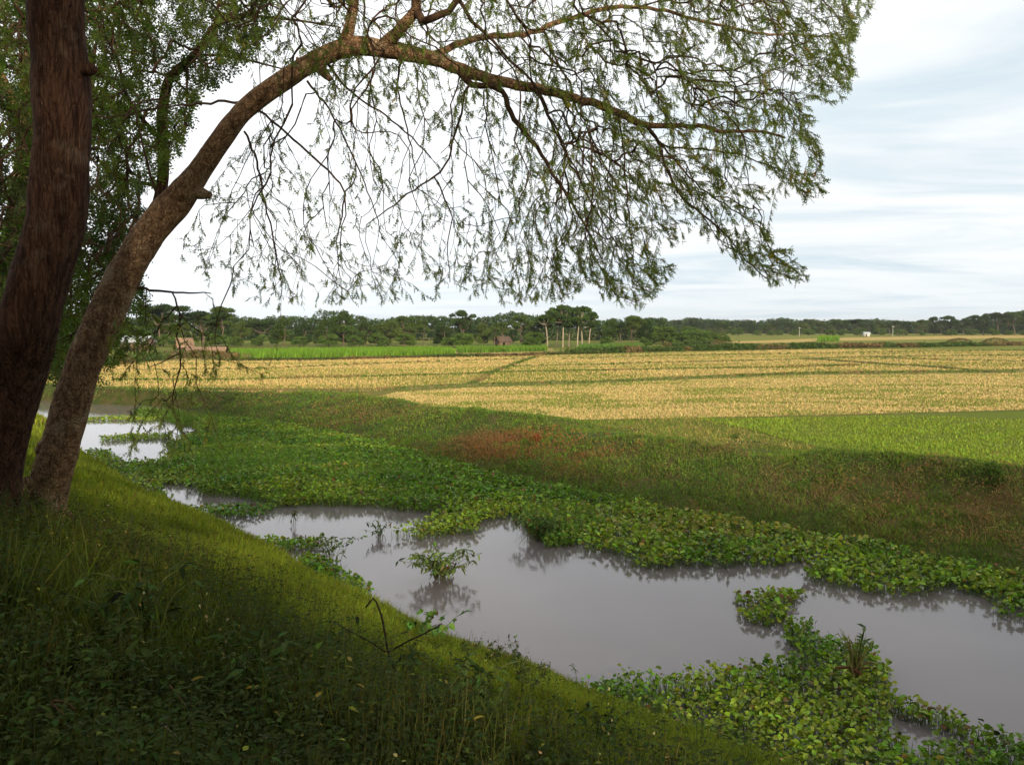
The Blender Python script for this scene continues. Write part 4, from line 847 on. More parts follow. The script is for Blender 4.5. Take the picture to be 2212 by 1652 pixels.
for k, (u, v, H, n, lab) in enumerate([(560, 1560, .42, 10, 'dark broad-leaved weed in the deep shade below the grass slope'), (860, 1520, .45, 9, 'large dark weed at the foot of the bare twig'), (1000, 1600, .42, 10, 'dark narrow-leaved weed in the middle of the shaded foreground'), (300, 1400, .50, 11, 'tall dark weed under the thick dark trunk'), (1290, 1620, .34, 9, 'long-leaved dark weed beside the yellowish grass at the bottom'), (170, 1560, .4, 10, 'dark weed by the forked dry stick'), (700, 1450, .36, 9, 'dark green weed on the border of lit and shaded grass')]):
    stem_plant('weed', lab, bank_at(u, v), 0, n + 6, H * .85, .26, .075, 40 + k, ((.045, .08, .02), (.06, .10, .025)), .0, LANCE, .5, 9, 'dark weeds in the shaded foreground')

# bare twig on the near bank
b = bank_at(868, 1505); rg = np.random.default_rng(3); dp = to_px(b[None])[2][0]
tw_ = empty('bare_twig', b.tolist(), 'dark leafless forked twig sticking up from the near bank against the water', 'twig')
dp *= .975
M['dark_twig'] = plain('dark_twig', (.025, .017, .012), .8, 30)
def twig(name, L, w, mat=M['dark_twig'], par=tw_, base=b):
    q = limb([(u, v, dp + dz, ww) for (u, v, dz), ww in zip(L, np.linspace(w, w * .5, len(L)))], .04); mb = MB(); mb.tube(q[:, :3], q[:, 3], 6, rough=.15, rng=rg)
    for _ in range(len(q) // 2): i = rg.integers(1, len(q) - 1); d = rdir(rg, 1)[0] * .015; mb.tube([q[i, :3], q[i, :3] + d], [q[i, 3] * .5, .0008], 3)
    mb.build(name, mat, par, False, base)
twig('main_stem', [(872, 1515, 0), (862, 1470, 0), (840, 1415, 0), (832, 1370, 0), (824, 1330, 0), (812, 1298, 0), (806, 1292, 0), (790, 1312, 0)], 6.5)
twig('side_branch', [(840, 1408, 0), (880, 1385, -.1), (920, 1366, -.15), (955, 1346, -.2)], 4.5)
twig('side_branch', [(838, 1412, 0), (810, 1392, -.05), (770, 1370, -.10), (736, 1352, -.15)], 4)
# dry sticks lying in the weeds
def stick(label, pts, w, col):
    b = bank_at(*pts[0]); b = b + (EYE - b) / np.linalg.norm(EYE - b) * .75; d = to_px(b[None])[2][0]; o = empty('dry_stick', b.tolist(), label, 'stick', 'dry sticks lying in the weeds')
    for seg in pts[1]:
        q = limb([(u, v, d, w * (1 - .35 * i / len(seg))) for i, (u, v) in enumerate(seg)], .03); mb = MB(); mb.tube(q[:, :3], q[:, 3], 6, rough=.2, rng=rg); mb.build('stick_length', col, o, False, b)
M['dry'] = plain('dry_wood', (.36, .27, .19), .85, 30)
M['redstalk'] = plain('reddish_stalk', (.20, .11, .07), .85, 30)
stick('forked pale dry stick lying in the dark weeds at the lower left', ((112, 1505), [[(72, 1560), (84, 1540), (112, 1515), (125, 1510)], [(110, 1518), (135, 1540), (165, 1560)], [(118, 1512), (142, 1514), (160, 1530)]]), 4, M['redstalk'])
stick('short straight whitish stick in the dark weeds near the bottom edge', ((368, 1585), [[(348, 1562), (370, 1580), (390, 1598)]]), 4.5, M['dry'])
stick('thin reddish stalk leaning in the dark weeds', ((385, 1500), [[(365, 1478), (385, 1502), (404, 1528)]]), 3, M['redstalk'])

# root stump with a spray of reed stalks on the near raft
b = on_plane(1850., 1455., WZ + .13); rg = np.random.default_rng(12)
rs = empty('reed_clump', b.tolist(), 'clump of pale cut reed stalks growing from brown roots on the near raft', 'reeds')
mb = MB()
for k in range(46):
    a = rg.uniform(0, 2 * math.pi); s = rg.random() * .40; H = .30 + .36 * rg.random(); t = np.linspace(0, 1, 6)[:, None]
    P = rg.normal(size=3) * [.04, .04, 0] + np.array([math.cos(a) * s - .16 * (k % 2), math.sin(a) * s * .6, 0]) * t ** 1.5 + np.array([0, 0, H]) * (1.25 * t - .3 * t ** 2)
    mb.tube(P, np.linspace(.010, .003, 6), 5, jit(rg, 1, (.34, .36, .13) if k % 3 else (.45, .38, .18), .2)[0])
mb.build('stalks', M['grass'], rs)
mb = MB(); mb.tube([(0, 0, -.05), (.03, 0, .12), (.05, .01, .36), (.08, .0, .58), (.11, 0, .72)], [.026, .022, .017, .012, .008], 8, (.12, .15, .05)); mb.build('main_stem', M['grass'], rs)
mb = MB(); n = 12; mb.scatter(*LANCE, np.tile([.1, 0, .70], (n, 1)) - rg.random((n, 1)) * [.02, 0, .3], rdir(rg, n) * [1, 1, .6], np.array([[0, 0, 1.]]) + rg.normal(size=(n, 3)) * .3, .14 + .05 * rg.random(n), jit(rg, n, (.10, .18, .05), .2)); mb.build('leaves', M['grass'], rs)
M['root'] = plain('wet_root', (.17, .075, .035), .7, 25)
for L, w in (([(-.30, .02, .05), (-.12, 0, .07), (.05, -.02, .06), (.28, .03, .05), (.46, .0, .03)], .022), ([(-.05, -.06, .05), (.0, -.16, .03), (.01, -.24, .01)], .035), ([(0, 0, .06), (.22, .10, .10), (.36, .08, .06)], .016), ([(0, 0, .05), (-.2, .1, .06)], .016)):
    q = resample(np.array(L) + [0, 0, .03], .04); mb = MB(); mb.tube(q, np.linspace(w, w * .35, len(q)), 7, rough=.3, rng=rg); mb.build('root', M['root'], rs)
# shrubs on the far verge
def shrub(label, u, v, H, Wd, n, seed, z=0.0, col=(.07, .12, .025), name='shrub', leaf=.07, cat='shrub', dist=None, group=None):
    rg = np.random.default_rng(seed); b = on_plane(float(u), float(v), z) if dist is None else None
    e_ = empty(name, b.tolist(), label, cat, group); mb = MB()
    for k in range(7):
        a = rg.uniform(0, 2 * math.pi); mb.tube([(0, 0, -.05), (math.cos(a) * Wd * .15, math.sin(a) * Wd * .15, H * .4), (math.cos(a) * Wd * .35, math.sin(a) * Wd * .35, H * .8)], [.012, .009, .004], 5)
    mb.build('stems', M['twig'], e_); P = rdir(rg, n) * rg.random((n, 1)) ** .4 * [Wd / 2, Wd / 2, H / 2] + [0, 0, H * .52]
    P += (fbm(P[:, 0] * 4 / Wd, P[:, 2] * 4 / Wd + P[:, 1], seed)[:, None] - .5) * .35 * Wd
    mb = MB(); mb.scatter(*LANCE, P, rdir(rg, n, .3), rdir(rg, n, .6), leaf * (.6 + .8 * rg.random(n)), jit(rg, n, col, .28)); mb.build('foliage', M['grass'], e_); return e_
shrub('round dark green shrub on the far bank beside the bright rice field', 2142, 1052, .62, .62, 1500, 1)
shrub('small green weed bush on the verge at the corner of the bright field', 1860, 995, .26, .3, 260, 2, leaf=.05)
shrub('tiny green bush on the verge line left of the bright field', 1590, 948, .2, .3, 200, 3, leaf=.05)
shrub('low leafy bush on the dark far bank above the floating plants', 1160, 955, .3, .4, 260, 4, col=(.26, .085, .03), leaf=.06)

# ------------------------------------------------------------------ far trees, each kind built once and copied
CL3 = (np.array([(0, 0, 0), (-.55, .35, .1), (-.1, .55, -.05), (.5, .3, .05), (.35, -.4, .1), (-.35, -.45, -.1), (.05, -.6, 0), (-.6, -.05, -.05)], float),
       np.array([(0, 3, 2), (0, 2, 1), (0, 7, 5), (0, 6, 4)]))
def crown(lobes, n, size, rng, col, up=.5, shell=.55):
    """leaf clumps spread through flattened lobes; the gaps between lobes stay open"""
    mb = MB(); vol = np.array([l[3] * l[4] for l in lobes]) ** .9; vol /= vol.sum()
    for (x, y, z, rx, rz), p in zip(lobes, vol):
        k = max(8, int(n * p)); d = rdir(rng, k); rr_ = (shell + (1 - shell) * rng.random((k, 1))) * (.82 + .36 * vnoise(d[:, 0] * 3 + x, d[:, 1] * 3 + d[:, 2] * 2 + y, 5))[:, None]
        P = d * rr_ * [rx, rx, rz] + [x, y, z]; P[:, 2] = np.where(P[:, 2] < z - rz * .45, z - rz * .45 * rng.random(k), P[:, 2])
        tone = rng.uniform(.85, 1.18); mb.scatter(*CL3, P, rdir(rng, k), rdir(rng, k, up), size * (.6 + .8 * rng.random(k)), jit(rng, k, np.array(col) * tone, .20, .08))
    return mb
def far_tree(kind, seed):
    rg = np.random.default_rng(seed); col = {'umbrella': [(.036, .066, .015), (.060, .098, .020), (.030, .055, .014)][seed % 3], 'round': [(.028, .054, .013), (.050, .086, .018), (.080, .115, .026)][seed % 3], 'bushy': (.080, .135, .026), 'slender': (.050, .090, .022), 'bright': (.17, .20, .03)}[kind]; lob = []  # the bright kind carries strong sunlight in its leaf colour
    H = {'umbrella': 10.5, 'round': 9.5, 'bushy': 6, 'slender': 11, 'bright': 8}[kind]; W = {'umbrella': 6.2, 'round': 4.3, 'bushy': 4.0, 'slender': 3.2, 'bright': 3.2}[kind]
    if kind in ('umbrella', 'slender'):
        for k in range(13 if kind == 'umbrella' else 9):
            a = rg.uniform(0, 6.28); r = W * rg.random() ** .55 * .85; z = H * (.93 - .20 * (r / W) ** 2 - .22 * rg.random() ** 2); lob.append((r * math.cos(a), r * math.sin(a), z, rg.uniform(1.3, 2.3) * W / 6, rg.uniform(.5, .85)))
        for k in range(4): a = rg.uniform(0, 6.28); lob.append((2.2 * math.cos(a) * W / 6, 2.2 * math.sin(a) * W / 6, H * rg.uniform(.5, .68), 1.4, .6))
    else:
        for k in range(13):
            d = rdir(rg, 1)[0]; lob.append((d[0] * W * .62, d[1] * W * .62, H * (.55 + .30 * d[2] + .05 * rg.random()), W * rg.uniform(.30, .45), H * rg.uniform(.10, .18)))
        for k in range(5): a = rg.uniform(0, 6.28); lob.append((W * .6 * math.cos(a), W * .6 * math.sin(a), H * rg.uniform(.15, .35), W * .38, H * .14))
    e_ = bpy.data.objects.new('tree', None); C.objects.link(e_)
    mb = crown(lob, {'umbrella': 3600, 'round': 3600, 'bushy': 3000, 'slender': 2400, 'bright': 2200}[kind], .42, rg, col); mb.build('crown', M['far_leaf'], e_)
    mb = MB(); tr = .22 if kind != 'slender' else .15; fork = H * (.42 if kind in ('umbrella',) else .55 if kind == 'slender' else .3); lean = rg.normal(size=2) * .35
    P = np.array([(0, 0, -.3), (lean[0] * .3, lean[1] * .3, fork * .5), (lean[0], lean[1], fork)]); mb.tube(resample(P, .8), np.linspace(tr * 1.25, tr * .8, len(resample(P, .8))), 7)
    for l in lob[:9]:
        q = resample(np.array([P[-1], P[-1] * .4 + np.array(l[:3]) * .6 - [0, 0, .5], np.array(l[:3]) - [0, 0, .2]]), .8); mb.tube(q, np.linspace(tr * .55, .04, len(q)), 5)
    mb.build('trunk', M['pale_bark' if kind == 'slender' else 'far_bark'], e_); return e_
def palm(seed, H=7.5):
    rg = np.random.default_rng(seed); e_ = bpy.data.objects.new('palm_tree', None); C.objects.link(e_); mb = MB()
    mb.tube([(0, 0, -.2), (.1, 0, H * .5), (.3, .1, H)], [.2, .15, .13], 8); mb.build('trunk', M['far_bark'], e_); mb = MB()
    for k in range(44):
        a = k * 2.4; el = rg.uniform(-.9, 1.1); L = rg.uniform(2.0, 2.8); t = np.linspace(0, 1, 9)[:, None]; dv = np.array([math.cos(a), math.sin(a), 0])
        P = np.array([.3, .1, H]) + dv * L * t * math.cos(el * .7) + np.array([0, 0, 1.]) * (L * math.sin(el) * t - 1.3 * t ** 2)
        i = np.repeat(np.arange(1, 9), 2); s = np.tile([-1, 1], 8)[:, None]; sd_ = np.cross(dv, [0, 0, 1.])
        d = sd_ * s + dv * .5 + np.array([0, 0, -.5]); mb.scatter(*BL2, P[i], d, np.tile([[0, 0, 1.]], (16, 1)), np.stack([np.full(16, .22), np.full(16, .65), np.full(16, .5)], -1), jit(rg, 16, (.10, .13, .035), .2))
    mb.build('fronds', M['far_leaf'], e_); return e_
protos = {}; used = set()
def proto(kind, v):
    if (kind, v) not in protos: protos[(kind, v)] = palm(400 + v) if kind == 'palm' else far_tree(kind, {'umbrella': 300, 'round': 320, 'bushy': 340, 'slender': 360, 'bright': 380}[kind] + v)
    o = protos[(kind, v)]
    if (kind, v) in used: return copy_tree(o)
    used.add((kind, v)); return o
PH = {'umbrella': 10.5, 'round': 9.3, 'bushy': 6, 'slender': 11, 'bright': 8, 'palm': 8.5}
rt = np.random.default_rng(2024); rows = []
def place(kind, u, vtop, dist, belt, sx=1.0, v=None):
    """a tree at picture column u and real distance dist whose top reaches vtop"""
    P = W3(float(u), 706.0, float(dist)); H = EYE[2] + (706 - vtop) / FP * dist
    s = H / PH[kind]; v = int(rt.integers(0, 1 if kind in ('bright',) else 2 if kind in ('palm', 'slender') else 3)) if v is None else v
    o = proto(kind, v); o.location = (P[0], P[1], 0); w = s * sx if kind != 'palm' else s; o.scale = (w, w, s); o.rotation_euler = (0, 0, rt.uniform(0, 6.28)); rows.append((belt, kind, u, o)); return o
def sky_line(u, pts): return np.interp(u, [p[0] for p in pts], [p[1] for p in pts])
SK1 = [(60, 700), (230, 700), (290, 672), (330, 650), (370, 652), (420, 664), (480, 660), (510, 688), (560, 686), (620, 688), (650, 700), (700, 690), (740, 672), (775, 690), (800, 692), (860, 682), (900, 692), (950, 688), (1000, 671), (1040, 690), (1080, 697), (1130, 680), (1165, 690), (1290, 690), (1330, 684), (1370, 678), (1410, 688), (1440, 705)]
for u, kind, vt, sx in [(250, 'round', 698, 1), (300, 'bushy', 700, 1.2), (345, 'umbrella', 648, 1.0), (390, 'round', 690, 1.0), (440, 'umbrella', 664, 1.1), (478, 'umbrella', 660, .8), (520, 'round', 690, .9), (565, 'umbrella', 687, 1), (610, 'round', 690, 1.1), (655, 'round', 700, 1), (700, 'round', 692, 1), (742, 'round', 673, 1), (790, 'round', 695, 1.1), (838, 'round', 690, 1.2), (870, 'umbrella', 681, .8), (915, 'umbrella', 690, .8), (955, 'round', 700, 1), (1000, 'umbrella', 670, .78), (1045, 'round', 694, .8), (1085, 'umbrella', 695, .8), (1128, 'umbrella', 679, .75), (1160, 'round', 695, .9), (1320, 'round', 690, .9), (1366, 'umbrella', 680, .75), (1395, 'round', 690, .8)]:
    place(kind, u, vt, 192 + rt.uniform(-4, 10), 'behind the tall green crop', sx)
for u in np.arange(75, 1440, 58):
    u_ = u + rt.uniform(-14, 14)
    if 1180 < u_ < 1270: continue
    place('round' if rt.random() < .55 else 'umbrella', u_, sky_line(u_, SK1) + rt.uniform(8, 26), 222 + rt.uniform(0, 18), 'in the second row behind the crop', 1.15)
for u in np.arange(270, 1410, 62):
    u_ = u + rt.uniform(-20, 20)
    if 1060 < u_ < 1120 or 1180 < u_ < 1275: continue
    place('bushy', u_, rt.uniform(714, 728), 178 + rt.uniform(0, 8), 'low along the back of the crop', 1.2)
for u, vt, d in [(1183, 662, 178), (1203, 655, 181), (1216, 652, 177), (1229, 664, 183), (1247, 655, 178), (1258, 658, 182), (1272, 668, 179)]:
    place('slender', u, vt, d, 'in the pale-trunked grove', 1.0)
place('bright', 1408, 705, 232, 'at the end of the tree belt', .8)
for u, vt in [(1450, 708), (1482, 712), (1512, 709), (1540, 716), (1432, 702), (1498, 705), (1560, 720)]: place('bushy', u, vt, 214 + rt.uniform(0, 12), 'in the thicket jutting into the fields', 1.35)
SK2 = [(1395, 700), (1435, 704), (1470, 705), (1520, 704), (1548, 706), (1556, 696), (1566, 697), (1580, 707), (1600, 704), (1660, 700), (1690, 703), (1720, 698), (1752, 688), (1775, 698), (1850, 693), (1900, 698), (1935, 688), (1960, 694), (2010, 688), (2050, 690), (2085, 683), (2120, 688), (2150, 676), (2185, 674), (2212, 668), (2400, 672)]
for u in np.arange(1400, 2420, 25):
    u_ = u + rt.uniform(-8, 8); place('umbrella' if rt.random() < .6 else 'round', u_, sky_line(u_, SK2) + rt.uniform(-9, 4), 432 + rt.uniform(-10, 30), 'on the far side of the fields', 1.0)
for u in np.arange(1412, 2420, 40):
    u_ = u + rt.uniform(-12, 12); place('round', u_, sky_line(u_, SK2) + rt.uniform(1, 8), 480 + rt.uniform(0, 30), 'in the back row beyond the fields', 1.3)
for u in np.arange(1590, 2420, 34):
    u_ = u + rt.uniform(-14, 14); place('bushy', u_, rt.uniform(707, 714), 405 + rt.uniform(0, 12), 'at the foot of the far belt', 1.3)
place('umbrella', 1561, 695, 395, 'at the gap in the far tree belt', .8); place('umbrella', 1645, 703, 395, 'at the gap in the far tree belt', .8)
for u, vt, d in [(1939, 703, 390), (1952, 706, 392), (2003, 703, 392), (2033, 700, 395), (1672, 708, 390), (1640, 707, 388), (960, 702, 186), (1068, 708, 186), (1150, 700, 184)]: place('palm', u, vt, d, 'standing in front of the tree belt', 1)
desc = {'umbrella': ('spreading flat-topped tree', 'tree', 'tree'), 'round': ('rounded dark tree', 'tree', 'tree'), 'bushy': ('low bushy tree', 'tree', 'tree'), 'slender': ('slim pale-trunked tree', 'tree', 'tree'), 'bright': ('yellow-green sunlit tree', 'tree', 'tree'), 'palm': ('shaggy palm', 'palm', 'palm_tree')}
onum = ['first', 'second', 'third', 'fourth', 'fifth', 'sixth', 'seventh', 'eighth', 'ninth', 'tenth', 'eleventh', 'twelfth', 'thirteenth', 'fourteenth', 'fifteenth', 'sixteenth', 'seventeenth', 'eighteenth', 'nineteenth', 'twentieth'] + ['twenty-' + q for q in ('first', 'second', 'third', 'fourth', 'fifth', 'sixth', 'seventh', 'eighth', 'ninth')] + ['thirtieth'] + ['thirty-' + q for q in ('first', 'second', 'third', 'fourth', 'fifth', 'sixth', 'seventh', 'eighth', 'ninth')]
cnt = {}
for belt, kind, u, o in sorted(rows, key=lambda q: q[2]):
    cnt[(belt, kind)] = cnt.get((belt, kind), 0) + 1
    tot = sum(1 for q in rows if (q[0], q[1]) == (belt, kind))
    lab = f'{desc[kind][0]} {belt}' if tot == 1 else f'{desc[kind][0]} {belt}, {onum[cnt[(belt, kind)] - 1]} from the left'
    o.name = desc[kind][2]; tag(o, lab, desc[kind][1], 'trees ' + belt if kind != 'palm' else 'palms along the tree belt')

# far-off wood closing the gaps, tall crop, hedge bank, mounds
def wood(u0, u1, dist, h, n, seed, label):
    rg = np.random.default_rng(seed); u = rg.uniform(u0, u1, n); d = dist + rg.uniform(0, 25, n); P = W3(u, np.full(n, 706.), d); top = h * (.6 + .55 * fbm(P[:, 0] * .07, P[:, 0] * 0 + seed, seed)); P[:, 2] = rg.random(n) ** .8 * top
    mb = MB(); mb.scatter(*CL3, P, rdir(rg, n), rdir(rg, n, .4), dist / 300 * (.6 + .8 * rg.random(n)), jit(rg, n, (.038, .066, .020), .22)); tag(mb.build('distant_wood', M['far_leaf']), label, 'wood', kind='stuff')
wood(-300, 1440, 262, 8.2, 26000, 1, 'dark mass of distant woodland behind the nearer tree belt'); wood(1380, 2600, 540, 8.8, 18000, 2, 'dark mass of distant woodland beyond the far fields')
def crop(px, n, h, seed, label, w=.16, col=(.14, .26, .03), nm='tall_crop'):
    rg = np.random.default_rng(seed); x, y = in_px(rg, px, n, 0.0, .5); m = len(x); mb = MB()
    put(mb, BL2, x, y, 0 * x, h * (.75 + .35 * rg.random(m)) * (.85 + .3 * fbm(x * .3, y * .3, seed)), w * (.6 + .8 * rg.random(m)), .12, rg, jit(rg, m, col, .2, .06)); tag(mb.build(nm, M['grass']), label, 'crop', kind='stuff')
crop([(497, 775), (700, 774), (850, 771), (985, 768), (972, 759), (900, 759), (700, 762), (497, 765)], 14, 1.05, 3, 'tall bright green crop in front of the dark tree belt')
crop([(992, 763), (1180, 759), (1182, 755), (1100, 755), (985, 756)], 14, .95, 4, 'shorter strip of tall green crop beside the pale-trunked grove', col=(.12, .22, .03))
crop([(1245, 756), (1390, 752), (1385, 749), (1262, 751)], 10, 1.0, 5, 'dull green crop strip between the grove and the thicket', col=(.10, .19, .04))
crop([(1765, 738), (1812, 737), (1812, 734), (1770, 734)], 4, 1.6, 6, 'small bright green crop patch in front of the far tree belt', .3)
def hedge(line, h, w, n, seed, label, col=(.06, .095, .025), size=.35):
    rg = np.random.default_rng(seed); xy = resample(np.c_[plxy(line, 0), np.zeros(len(line))], 1.0); i = rg.integers(0, len(xy) - 1, n); t = rg.random((n, 1)); P = xy[i] * (1 - t) + xy[i + 1] * t
    hh = h * (.35 + 1.2 * fbm(P[:, 0] * .12, P[:, 1] * .12, seed)); P[:, :2] += rg.normal(size=(n, 2)) * w * .4; P[:, 2] = rg.random(n) * hh
    mb = MB(); k = fbm(P[:, 0] * .15, P[:, 1] * .15, seed + 5)[:, None]; c = np.where(k > .56, np.array((.15, .11, .05)), np.array(col)); mb.scatter(*CL3, P, rdir(rg, n), rdir(rg, n, .6), size * (.5 + rg.random(n)), jit(rg, n, c, .25)); tag(mb.build('undergrowth', M['far_leaf']), label, 'undergrowth', kind='stuff')
hedge([(497, 780), (700, 778), (850, 774), (1000, 771), (1130, 768), (1300, 763)], .35, 1.2, 6000, 7, 'thin dark line of scrub edging the stubble below the tall crop', (.08, .10, .03), .25)
hedge([(1230, 765), (1400, 760), (1550, 757), (1664, 755), (1800, 752), (1940, 751), (2212, 746), (2500, 742)], .95, 2.2, 16000, 8, 'dark scrubby bank running across the fields towards the right edge', (.055, .095, .022), .35)
hedge([(1440, 749), (1500, 748), (1560, 746)], 1.0, 3, 2500, 9, 'low scrub at the foot of the thicket')
hedge([(-200, 802), (60, 806), (130, 800), (330, 778), (430, 772), (497, 778)], 1.0, 3, 7000, 10, 'scrub around the huts behind the two trunks', (.07, .11, .03), .3)
def mound(label, u, v, w, h, d, seed):
    rg = np.random.default_rng(seed); b = on_plane(float(u), float(v), 0.0); e_ = empty('scrub_mound', b.tolist(), label, 'mound', 'scrub-covered mounds on the far bank line'); a = np.linspace(0, 2 * math.pi, 24, endpoint=False); V = [[0, 0, h]]; F = []
    for k, f in enumerate((.35, .7, 1)):
        for t in a: V.append([math.cos(t) * w * .5 * f, math.sin(t) * d * .5 * f, h * (1 - f ** 2.2) * rg.uniform(.9, 1.1) - .02])
    F3 = [[0, 1 + j, 1 + (j + 1) % 24] for j in range(24)]; F4 = [[1 + k * 24 + j, 1 + (k + 1) * 24 + j, 1 + (k + 1) * 24 + (j + 1) % 24, 1 + k * 24 + (j + 1) % 24] for k in range(2) for j in range(24)]
    mesh('earth', V, [np.array(F3), np.array(F4)], M['bund'], e_, None, True); n = 900; r = rg.random(n) ** .5; t = rg.uniform(0, 6.28, n); P = np.stack([np.cos(t) * w * .5 * r, np.sin(t) * d * .5 * r, h * (1 - r ** 2.2) + .1 * rg.random(n)], -1)
    mb = MB(); mb.scatter(*CL3, P, rdir(rg, n), rdir(rg, n, .8), .22 * (.5 + rg.random(n)), jit(rg, n, np.where(rg.random((n, 1)) < .6, (.17, .12, .075), (.08, .11, .03)), .25)); mb.build('scrub', M['far_leaf'], e_)
mound('left brown mound of the pair at the right of the scrubby bank', 2072, 745, 8, 1.5, 4, 1); mound('right brown mound of the pair, near the right picture edge', 2150, 744, 8, 1.5, 4, 2); mound('small brown mound on the scrub line left of the pair', 1757, 750, 4, .8, 3, 3)
mound('low brown mound of dead scrub beside the thicket', 1552, 753, 5, 1.1, 3, 4)

# huts, poles
M['mud'] = plain('mud_wall', (.20, .14, .10), .9, 3); M['rust'] = plain('rusty_roof', (.12, .085, .065), .8, 2); M['tin'] = plain('tin_roof', (.42, .46, .50), .45, 2, .15); M['thatch'] = plain('thatch', (.30, .20, .14), .95, 6); M['brick'] = plain('red_brick', (.34, .10, .06), .9, 4); M['dark'] = plain('dark_opening', (.02, .018, .015), .9, 4); M['white'] = plain('white_wash', (.62, .60, .56), .9, 3); M['pole'] = plain('concrete_pole', (.45, .44, .42), .8, 2)
def hut(label, u, v, w, d, hw, hr, wall, roof, rz, name='hut'):
    b = on_plane(float(u), float(v), 0.0); e_ = empty(name, b.tolist(), label, 'hut', None, rz); mb = MB()
    t = .15
    for c, s in (((0, -d / 2, hw / 2), (w, t, hw)), ((0, d / 2, hw / 2), (w, t, hw)), ((-w / 2 + t / 2, 0, hw / 2), (t - .01, d - t - .01, hw - .01)), ((w / 2 - t / 2, 0, hw / 2), (t - .01, d - t - .01, hw - .01))): mb.box(c, s)
    for sx in (-1, 1):
        x = sx * (w / 2 - t / 2 - .01); mb.add([(x, -d / 2, hw), (x, d / 2, hw), (x, 0, hw + hr * .93)], [[0, 1, 2]])
    mb.build('wall', M[wall], e_); mb = MB(); o = .35
    for sy in (-1, 1):
        a = (sy * (d / 2 + o), hw - hr * o / (d / 2)); q = [(-w / 2 - o, a[0], a[1]), (w / 2 + o, a[0], a[1]), (w / 2 + o, 0, hw + hr), (-w / 2 - o, 0, hw + hr)]
        V = q + [(x, y, z + .10) for x, y, z in q]; mb.add(V, [[0, 1, 2, 3], [4, 5, 6, 7], [0, 1, 5, 4], [1, 2, 6, 5], [3, 0, 4, 7]])
    mb.build('roof', M[roof], e_)
    mb = MB(); dh = min(1.85, hw * .88); mb.box((-w * .15, -d / 2 - t / 2 - .02, dh / 2), (min(.9, w * .22), .05, dh)); mb.build('door', M['dark'], e_)
    if w > 4: mb = MB(); mb.box((w * .25, -d / 2 - t / 2 - .02, hw * .6), (.6, .05, min(.6, hw * .35))); mb.build('window', M['dark'], e_)
    return e_
hut('small hut with a steep pinkish thatched roof standing among the trees behind the drooping twigs', 399, 757, 2.3, 2.5, .9, 1.3, 'mud', 'thatch', .5)
hut('long low mud hut with a grey-brown roof beside the steep thatched hut', 448, 768, 5, 2.6, .7, .5, 'mud', 'thatch', .1)
hut('hut with a shiny pale tin roof half hidden in the trees at the left', 298, 757, 4.6, 3.4, 1.6, .9, 'mud', 'tin', -.2)
hut('red brick building glimpsed between the two big trunks', 122, 789, 3.4, 2.6, 1.2, .3, 'brick', 'rust', .1)
hut('village house with a brown roof under the trees beyond the crop strip', 1086, 748, 2.6, 2.4, 1.2, .9, 'mud', 'rust', .5)
hut('low brown shed under the trees left of the pale-trunked grove', 1140, 749, 2.4, 2, 1.1, .5, 'mud', 'rust', -.1, 'shed')
hut('tiny white hut at the foot of the far tree belt', 1871, 727, 2.4, 2, 1.3, .6, 'white', 'tin', 0)

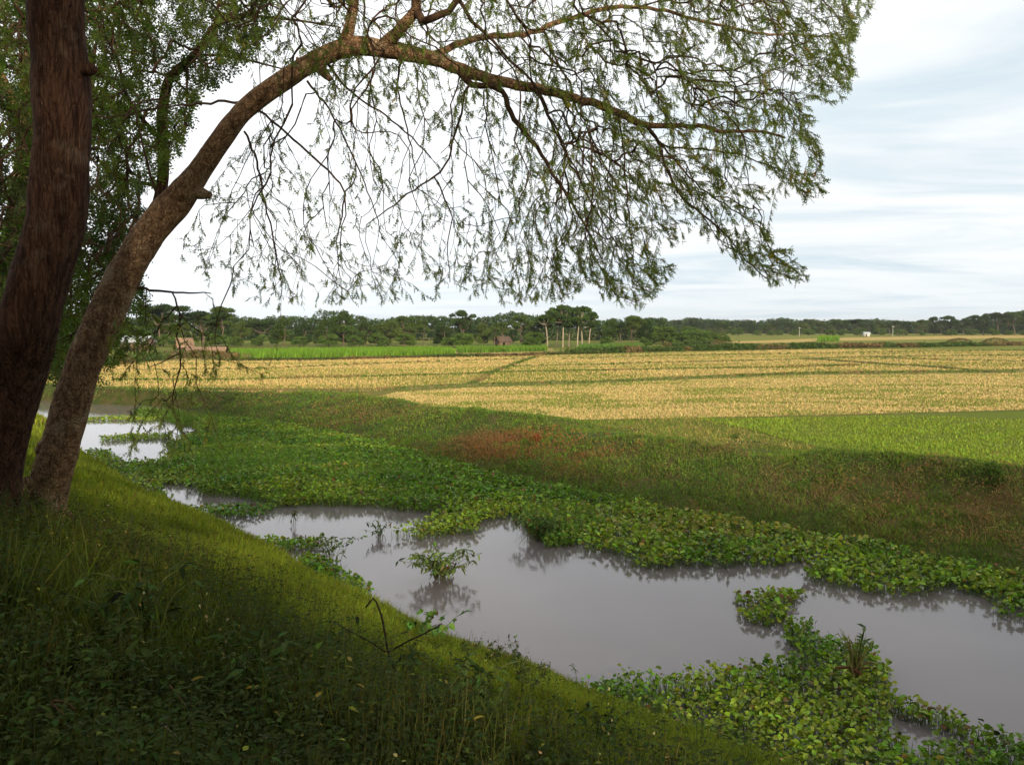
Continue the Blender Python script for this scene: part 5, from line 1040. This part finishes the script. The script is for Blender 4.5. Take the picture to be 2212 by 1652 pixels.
def pole(label, u, vtop, dist):
    P = W3(float(u), 706., float(dist)); H = EYE[2] + (706 - vtop) / FP * dist; e_ = empty('utility_pole', (P[0], P[1], 0), label, 'pole', 'poles in front of the far trees'); mb = MB(); mb.tube([(0, 0, -.2), (0, 0, H)], [.12, .08], 8); mb.build('post', M['pole'], e_); mb = MB(); mb.box((0, -.15, H - .5), (1.6, .12, .14)); mb.build('crossarm', M['pole'], e_)
pole('pale pole in front of the far trees, right of the thicket', 1727, 706, 380); pole('grey pole among the far trees between the white hut and the palms', 1929, 703, 386)
def post(label, u, v, h):
    b = on_plane(float(u), float(v), 0.0); o = MB(); o.tube([(0, 0, -.1), (.03, 0, h * .6), (0, 0, h)], [.09, .08, .06], 6); tag(o.build('post', M['twig'], None, False, (0, 0, 0)), label, 'post').location = b
post('short dark stump in the far green field near the scrubby bank', 1996, 743, 1.0)

# ------------------------------------------------------------------ the rest of the tree row on the bank, behind and beside the viewer: it shades the foreground
def bank_crown(x, y, H, Rr, lo, n, seed):
    rg = np.random.default_rng(seed); g = float(ground_z(np.array([x]), np.array([y]))[0]); lob = []
    for k in range(22):
        a = rg.uniform(0, 6.28); r = Rr * rg.random() ** .5; lob.append((r * math.cos(a), r * math.sin(a), rg.uniform(lo, H * .93), Rr * rg.uniform(.26, .42), H * .08))
    e_ = empty('row_tree', (x, y, g), 'broad leafy tree of the row on the near bank', 'tree', 'trees of the bank row beyond the picture edges'); mb = crown(lob, n, .36, rg, (.075, .12, .025), .5, .2)
    mb.build('crown', M['far_leaf'], e_); mb = MB(); mb.tube([(0, 0, -.3), (.2, .1, H * .4), (.1, 0, H * .7)], [.35, .28, .15], 10); mb.build('trunk', M['bark_dark'], e_)
for k, a in enumerate([(1.5, -8, 9.0, 4, 4.2, 2400), (8, -13, 11.5, 4.6, 5.4, 3800), (14, -20, 13.5, 5.6, 6.4, 4800), (21, -29, 15.5, 6.5, 7, 5600), (29, -38, 17, 7, 8, 5600), (-4.5, -6, 9, 4, 1.8, 5200), (-9.5, 1, 9, 4, 2.0, 4500), (-12, -8, 12, 5, 3, 5000)]): bank_crown(*a, 700 + k)

# ------------------------------------------------------------------ thin air haze
hm, t = new_mat('haze'); pv_ = nd(t, 'ShaderNodeVolumePrincipled'); pv_.inputs['Color'].default_value = (.86, .91, .97, 1); pv_.inputs['Density'].default_value = 0.00014; pv_.inputs['Anisotropy'].default_value = 0.2
o_ = nd(t, 'ShaderNodeOutputMaterial'); link(t, pv_.outputs[0], o_.inputs['Volume'])
mb = MB(); mb.box((0, 0, 13), (7400, 7400, 34)); hz = mb.build('haze', hm); hz['kind'] = 'stuff'
